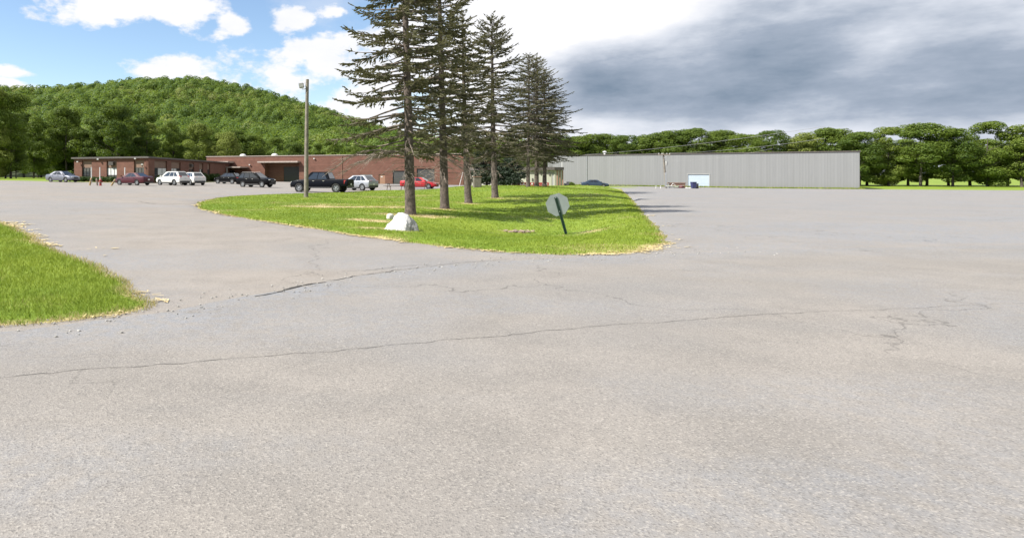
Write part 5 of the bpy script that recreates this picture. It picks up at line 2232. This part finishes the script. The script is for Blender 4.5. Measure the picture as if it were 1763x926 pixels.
def shrub(name, label, loc, rx, ry, h, seed, n, mat, cat='shrub', size=.16, group=None, boxy=False):
    rg_ = np.random.default_rng(seed)
    bl = []
    for k in range(16 if not boxy else 40):
        if boxy:
            x = rg_.uniform(-rx, rx)
            bl.append((x, rg_.uniform(-ry, ry) * .4, h * .5, .45, ry * .8, h * .5))
        else:
            a = rg_.uniform(0, 6.28)
            q_ = rg_.uniform(0, .6)
            bl.append((math.cos(a) * rx * q_, math.sin(a) * ry * q_, h * rg_.uniform(.3, .68), rx * .42, ry * .42, h * .32))
    v_, _ = leaves(rg_, bl, n, size, .7, .3, .6, .5)
    t_ = thing(name, label, cat, loc, 0, group)
    quads_obj('foliage', v_, mat, t_)
    mb_ = MB()
    for k in range(5):
        a = k * 1.256
        mb_.tube([(math.cos(a) * .06, math.sin(a) * .06, -.1), (math.cos(a) * rx * .35, math.sin(a) * ry * .35, h * .6)], [.03, .012], 5)
    mb_.build('stem', M['darkbark'], t_)
    return t_


d = (WING_C - WING_L).normalized()
nrm = Vector((d.y, -d.x))
mid = (px_s(WING_L, WING_C, 139) + px_s(WING_L, WING_C, 203)) / 2
p = WING_L + d * mid + nrm * 1.1
hl_ = (px_s(WING_L, WING_C, 203) - px_s(WING_L, WING_C, 139)) / 2
h_ = shrub('hedge', 'low dark clipped hedge under the windows of the office wing', (p.x, p.y, float(gz(p.x, p.y))), hl_, .5, .75, 61, 6000, M['shrubleaf'], 'hedge', .14, None, True)
h_.rotation_euler = (0, 0, math.atan2(d.y, d.x))
p = WING_L + d * .8 + nrm * 1.6
shrub('shrub', 'fresh light green bush at the far corner of the office wing', (p.x, p.y, float(gz(p.x, p.y))), .95, .9, 1.6, 62, 1800, M['limeleaf'], size=.2)
d = (WING_R - WING_C).normalized()
nrm = Vector((d.y, -d.x))
for k, (px, h, lab) in enumerate(((262, 1.2, 'small bush at the near corner of the office wing beside the maroon sedan'), (317, 1.75, 'dark rounded bush behind the roof of the nearer white car'), (338, 1.7, 'dark rounded bush behind the half hidden white car'),
                                  (356, 1.5, 'dark bush just right of the white cars, by the brick wing'), (372, 1.5, 'dark bush left of the small dark wagon'))):
    s = px_s(WING_C, WING_R, min(px, 361))
    p = WING_C + d * s + nrm * 1.3
    if px == 372:
        p = Vector((-26.2, 127.0))
    shrub('shrub', lab, (p.x, p.y, float(gz(p.x, p.y))), 1.5 if px > 262 else .8, 1.3, h, 63 + k, 2600, M['limeleaf'] if px == 262 else M['shrubleaf'], size=.22, group='bushes along the office wing')

# ------------------------------------------------------------------ picnic tables


def picnic(name, label, loc, rz, L=1.9):
    t_ = thing(name, label, 'picnic table', loc, rz, 'picnic tables on the lawn edge')
    mb_ = MB()
    for k in range(5):
        mb_.box(-L / 2, L / 2, -.36 + k * .147, -.36 + k * .147 + .135, .72, .76)
    mb_.build('tabletop', M['darkwood'], t_, None, .006)
    for s_ in (-1, 1):
        mb_ = MB()
        for k in range(2):
            y0 = s_ * .74 - .14 + k * .145
            mb_.box(-L / 2, L / 2, y0, y0 + .135, .43, .47)
        mb_.build('bench', M['darkwood'], t_, None, .006)
    for x in (-L * .36, L * .36):
        mb_ = MB()
        mb_.box(x - .02, x + .02, -.86, .86, .38, .428)
        mb_.box(x - .022, x + .022, -.34, .34, .67, .718)
        for s_ in (-1, 1):
            a_ = math.atan2(.45, .70)
            Mx_ = Matrix.Translation((x + .045, s_ * .72, -.02)) @ Matrix.Rotation(s_ * a_, 4, 'X')
            mb_.box(-.02, .02, -.045, .045, 0, .88, Mx_)
        mb_.build('leg_frame', M['darkwood'], t_)
    return t_


b = on_ground(681, 327.5, isl_z)
picnic('picnic_table', 'dark wooden picnic table left of the nearest spruce trunk on the lawn edge', b, R(14), 2.3)
b = on_ground(722, 325.5, isl_z)
picnic('picnic_table', 'dark wooden picnic table seen between the first two spruce trunks before the red sedan', b, R(6), 2.0)

# leaning white pole near the third spruce
b = ground_at(790.5, 108)
top = at_depth(797, 297, 108)
t = thing('leaning_pole', 'thin white pole leaning against the brick factory left of the third spruce', 'pole', b)
mb = MB()
mb.tube([(0, 0, -.1), (top.x - b.x, 0, top.z - b.z)], .05, 8)
mb.build('shaft', M['white'], t, 40)
mb = MB()
mb.lathe([(.07, -.02), (.07, .04), (.02, .06)], Matrix.Translation((top.x - b.x, 0, top.z - b.z)), 8)
mb.build('cap', M['metal'], t, 40)

# stone utility cabinet
b = on_ground(821.5, 322.8, isl_z)
s_ = b.y / F
t = thing('utility_cabinet', 'squat grey brown utility cabinet on the lawn beside the third and fourth spruces', 'utility box', b)
mb = MB()
mb.box(-6.2 * s_, 6.2 * s_, -.45, .45, -.2, 17.5 * s_)
M['cabinet'] = plain('cabinet_brown', (0.13, 0.115, 0.095), .8, var=.25)
mb.build('housing', M['cabinet'], t, None, .03)
mb = MB()
mb.box(-6.8 * s_, 6.8 * s_, -.5, .5, 17.5 * s_ + .003, 17.5 * s_ + .08)
mb.build('lid', M['rust'], t, None, .02)
mb = MB()
mb.box(-5 * s_, -.15 * s_, -.472, -.452, .12, 15 * s_)
mb.box(.15 * s_, 5 * s_, -.472, -.452, .12, 15 * s_)
mb.build('door', M['cabinet'], t)

# long red barrier with white discs in front of the shed
a, c = ground_at(881, 100.5), ground_at(945, 98.5)
ang = math.atan2(c.y - a.y, c.x - a.x)
L = (c - a).length
t = thing('barrier', 'long low red barrier with round white discs in front of the pale shed', 'barrier', a, ang)
s_ = 99.5 / F
zt = at_depth(881, 314.2, 100.5).z - a.z
mb = MB()
mb.box(0, L, -.04, .04, zt - .62, zt - .36)
mb.box(0, L, -.045, .045, zt - .31, zt)
mb.build('rail', M['red'], t, None, .02)
for k in range(6):
    x = .1 + (L - .2) * k / 5
    mb = MB()
    mb.box(x - .06, x + .06, .05, .17, -.3, zt - .03)
    mb.build('post', M['red'], t)
for px in (896.5, 902, 916.5, 941):
    x = (px - 881) * L / 64
    mb = MB()
    mb.lathe([(.12, .0), (.12, .02), (.1, .03)], Matrix.Translation((x, -.047, zt - .2)) @ Matrix.Rotation(R(90), 4, 'X'), 14)
    mb.build('disc', M['white'], t)

# shrub and heat pump by the shed corner
b = ground_at(977, 112)
t = thing('condenser_unit', 'dark grey condenser unit at the foot of the grey hall beside the shed', 'air conditioner', b)
mb = MB()
mb.box(-.45, .45, -.4, .4, 0.05, 1.0)
mb.build('casing', M['grey'], t, None, .05)
mb = MB()
mb.lathe([(.32, 0), (.32, .03), (.28, .03), (.28, .0)], Matrix.Translation((0, -.40, .55)) @ Matrix.Rotation(R(90), 4, 'X'), 16, True)
for k in range(6):
    mb.box(-.28, .28, -.415, -.405, .32 + k * .08, .335 + k * .08)
mb.build('fan_grille', M['trim'], t)
mb = MB()
mb.box(-.5, .5, -.45, .45, -.3, .046)
mb.build('pad', M['grey'], t)
b = ground_at(984, 110)
shrub('shrub', 'olive green bush against the grey hall beside the condenser unit', b, .65, .6, 1.0, 80, 900, M['limeleaf'], size=.16)

# ------------------------------------------------------------------ utility pole and wires
UP = ground_at(1146.5, 112.0)
s_ = UP.y / F
Hp = at_depth(1143, 263.5, 112).z - UP.z
t = thing('utility_pole', 'pale leaning utility pole with a short crossarm in front of the grey hall', 'utility pole', UP)
lx = -4.5 * s_
mb = MB()
mb.tube([(0, 0, -.5), (0, 0, 0), (lx * .5, 0, Hp * .5), (lx, 0, Hp)], [.2, .19, .165, .13], 12)
mb.build('pole', M['pole'], t, 50)
mb = MB()
mb.box(lx - .95, lx + 1.15, -.2, -.1, Hp - .42, Hp - .28)
arm = mb.build('crossarm', M['wood'], t)
for dx in (-.85, -.3, .55, 1.05):
    mb = MB()
    mb.lathe([(.03, -.28), (.03, -.2), (.07, -.18), (.05, -.14), (.07, -.11), (.04, -.04), (.01, -.03)], Matrix.Translation((lx + dx, -.15, Hp)), 8)
    mb.build('insulator', M['white'], arm, 40)
mb = MB()
mb.tube([(lx * .9, -.16, Hp - .9), (lx - .8, -.16, Hp - .40)], .03, 6)
mb.tube([(lx * .9, -.16, Hp - .9), (lx + .9, -.16, Hp - .40)], .03, 6)
mb.build('brace', M['metal'], t)
mb = MB()
mb.lathe([(.2, -2.2), (.2, -1.5), (.16, -1.45), (.05, -1.42)], Matrix.Translation((lx * .85 + .42, -.05, Hp)), 12)
mb.build('transformer', M['grey'], t, 40)
mb = MB()
mb.tube([(lx + .55, -.15, Hp - .3), (lx + .75, -.1, Hp - 1.0), (lx * .85 + .45, -.05, Hp - 1.45)], .02, 5)
mb.tube([(lx + 1.05, -.15, Hp - .3), (lx + .95, -.1, Hp - 1.6), (lx * .8 + .2, -.1, Hp - 2.6), (lx * .7 + .2, -.05, Hp - 4)], .02, 5)
mb.build('lead_wires', M['wire'], t)
mb = MB()
mb.box(-.32, .05, -.30, -.21, .2, 2.7)
mb.build('conduit_box', M['metal'], t, None, .03)


def cable(name, label, P0, P1, sag, r):
    mb_ = MB()
    P0, P1 = Vector(P0), Vector(P1)
    pts_ = []
    for k in range(25):
        u = k / 24
        q_ = P0.lerp(P1, u)
        pts_.append((q_.x, q_.y, q_.z - sag * 4 * u * (1 - u)))
    mb_.tube(pts_, r, 6)
    o_ = mb_.build(name, M['wire'], None, 60)
    return tag(o_, label, 'cable', 'overhead cables')


tp = UP + Vector((lx, -.15, Hp - .05))
cable('overhead_cable', 'upper overhead cable passing above the pole top along the hall roof', at_depth(945, 270.2, 118), at_depth(1420, 218, 78), .55, .02)
cable('overhead_cable', 'overhead cable from the pole crossarm down to the hall roof', at_depth(1060, 268.4, 128), tp + Vector((-.85, 0, 0)), .12, .018)
cable('overhead_cable', 'lower overhead cable rising from the pole crossarm away from the hall', tp + Vector((1.05, 0, 0)), at_depth(1420, 238.5, 78), .35, .02)
cable('overhead_cable', 'slack thin cable dipping between pole and hall wall', tp + Vector((.3, 0, -1.4)), at_depth(1330, 256, 100), .5, .014)

# ------------------------------------------------------------------ clutter beside the pole
b = ground_at(1163.5, 112.5)
t = thing('work_table', 'low rusty brown table by the utility pole with scrap in front of it', 'table', b)
s_ = 112.5 / F
zt = 9.3 * s_
mb = MB()
mb.box(-14 * s_, 14 * s_, -.6, .6, zt - .16, zt)
mb.build('tabletop', M['rust'], t, None, .02)
mb = MB()
mb.box(-13.5 * s_, 13.5 * s_, -.55, -.50, zt - .5, zt - .165)
mb.build('apron', M['rust'], t)
for sx_ in (-1, 1):
    for sy_ in (-1, 1):
        mb = MB()
        mb.box(sx_ * 13 * s_ - .05, sx_ * 13 * s_ + .05, sy_ * .52 - .045, sy_ * .52 + .045, -.1, zt - .165)
        mb.build('leg', M['rust'], t)
rr = random.Random(9)
b = ground_at(1158, 110.5)
t = thing('scrap_pile', 'pile of white boards and scrap on the ground in front of the rusty table', 'scrap pile', b)
for k in range(9):
    mb = MB()
    Mx = Matrix.Translation((rr.uniform(-.7, 1.6), rr.uniform(-.3, .3), .10 + .09 * (k % 4))) @ Matrix.Rotation(rr.uniform(-.6, .6), 4, 'Z') @ Matrix.Rotation(rr.uniform(-.5, .5), 4, 'Y')
    l = rr.uniform(.35, .8)
    mb.box(-l, l, -.13, .13, -.03, .03, Mx)
    mb.build('board', [M['white'], M['white'], M['metal'], M['white'], M['rust']][k % 5], t, None, .008)
mb = MB()
mb.tube([(-.5, 0, .1), (.1, .05, .85), (.5, 0, .45)], .05, 8)
mb.build('pipe', M['white'], t)
b = ground_at(1173, 110.8)
t = thing('tarp_bundle', 'dark red bundle lying beside the white scrap', 'bundle', b)
rg = np.random.default_rng(14)
bm = bmesh.new()
bmesh.ops.create_icosphere(bm, subdivisions=3, radius=.5)
for v_ in bm.verts:
    k = float(fbm(v_.co.x * 4 + 3, v_.co.y * 4 + v_.co.z * 3, 3)) - .5
    v_.co = Vector((v_.co.x * (1 + k), v_.co.y * (.8 + k), max(-.15, v_.co.z * (.65 + k))))
me = bpy.data.meshes.new('cover')
bm.to_mesh(me)
bm.free()
me.materials.append(plain('dark_red_tarp', (0.10, 0.02, 0.02), .7))
me.shade_smooth()
o = bpy.data.objects.new('cover', me)
o.location = (0, 0, .2)
C.objects.link(o)
o.parent = t
b = ground_at(1194, 109)
t = thing('wheeled_bin', 'dark navy wheeled bin before the pale overhead door', 'bin', b)
mb = MB()
mb.poly([(-.3, -.32, .08), (.3, -.32, .08), (.3, .32, .08), (-.3, .32, .08), (-.36, -.4, 1.05), (.36, -.4, 1.05), (.36, .4, 1.05), (-.36, .4, 1.05)],
        [(3, 2, 1, 0), (0, 1, 5, 4), (1, 2, 6, 5), (2, 3, 7, 6), (3, 0, 4, 7), (4, 5, 6, 7)])
mb.build('tub', M['navy'], t, None, .03)
mb = MB()
mb.box(-.39, .39, -.44, .46, 1.055, 1.12)
mb.build('lid', M['navy'], t, None, .03)
for s in (-1, 1):
    mb = MB()
    mb.lathe([(.12, -.03), (.12, .03)], Matrix.Translation((s * .3, .36, .12)) @ Matrix.Rotation(R(90), 4, 'Y'), 14)
    mb.build('wheel', M['black'], t, 40)
b = ground_at(1199.5, 110)
t = thing('drum', 'short black drum standing right of the navy bin', 'barrel', b)
mb = MB()
mb.lathe([(.27, 0), (.29, .03), (.28, .3), (.295, .32), (.28, .34), (.28, .6), (.295, .62), (.28, .64), (.29, .82), (.27, .85), (.25, .83), (.01, .83)], None, 18)
mb.build('shell', M['trim'], t, 40)
mb = MB()
mb.lathe([(.04, .83), (.04, .87), (.01, .875)], Matrix.Translation((.12, 0, 0)), 8)
mb.build('bung', M['metal'], t)
for px, lab in ((1129.5, 'first small white post at the edge of the asphalt left of the utility pole'), (1137.5, 'small white post between its twin and the utility pole')):
    b = ground_at(px, 106)
    t = thing('edge_post', lab, 'post', b, 0, 'small white edge posts')
    mb = MB()
    mb.lathe([(.06, -.2), (.06, .4), (.05, .44), (.01, .45)], None, 10)
    mb.build('post', M['white'], t, 40)
    mb = MB()
    mb.lathe([(.063, .28), (.063, .36)], None, 10)
    mb.build('band', M['metal'], t, 40)
b = ground_at(1187, 109.5)
t = thing('stone_heap', 'low heap of pale rubble between the scrap and the navy bin', 'rubble', b)
mb = MB()
for k in range(7):
    x, y = rr.uniform(-.6, .5), rr.uniform(-.25, .25)
    r_ = rr.uniform(.1, .2)
    mb.lathe([(r_ * .8, 0), (r_, r_ * .5), (r_ * .6, r_), (.01, r_ * 1.1)], Matrix.Translation((x, y, 0)), 6)
o = mb.build('rubble', M['white'], t)

# low weeds at the foot of the hall
P = []
for k in range(60):
    u = k / 59
    q_ = GREY_L.lerp(GREY_R, u)
    P.append((q_.x - .25, q_.y - .5))
rg = np.random.default_rng(33)
n = 9000
i_ = rg.integers(0, len(P), n)
c = np.array(P)[i_] + np.stack([rg.uniform(-.5, .5, n), rg.normal(0, .22, n)], 1)
z0 = gz(c[:, 0], c[:, 1])
h = rg.uniform(.1, .35, n)
v = np.zeros((n, 3, 3))
a = rg.uniform(0, 6.28, n)
v[:, 0] = np.stack([c[:, 0] - .05 * np.cos(a), c[:, 1] - .05 * np.sin(a), z0], 1)
v[:, 1] = np.stack([c[:, 0] + .05 * np.cos(a), c[:, 1] + .05 * np.sin(a), z0], 1)
v[:, 2] = np.stack([c[:, 0] + rg.normal(0, .08, n), c[:, 1] + rg.normal(0, .08, n), z0 + h], 1)
o = tris_obj('weeds', v.reshape(-1, 3), M['blade'])
set_attr(o, 'dry', np.full(n * 3, .25))
tag(o, 'thin strip of weeds along the foot of the grey metal hall', 'weeds', kind='stuff')
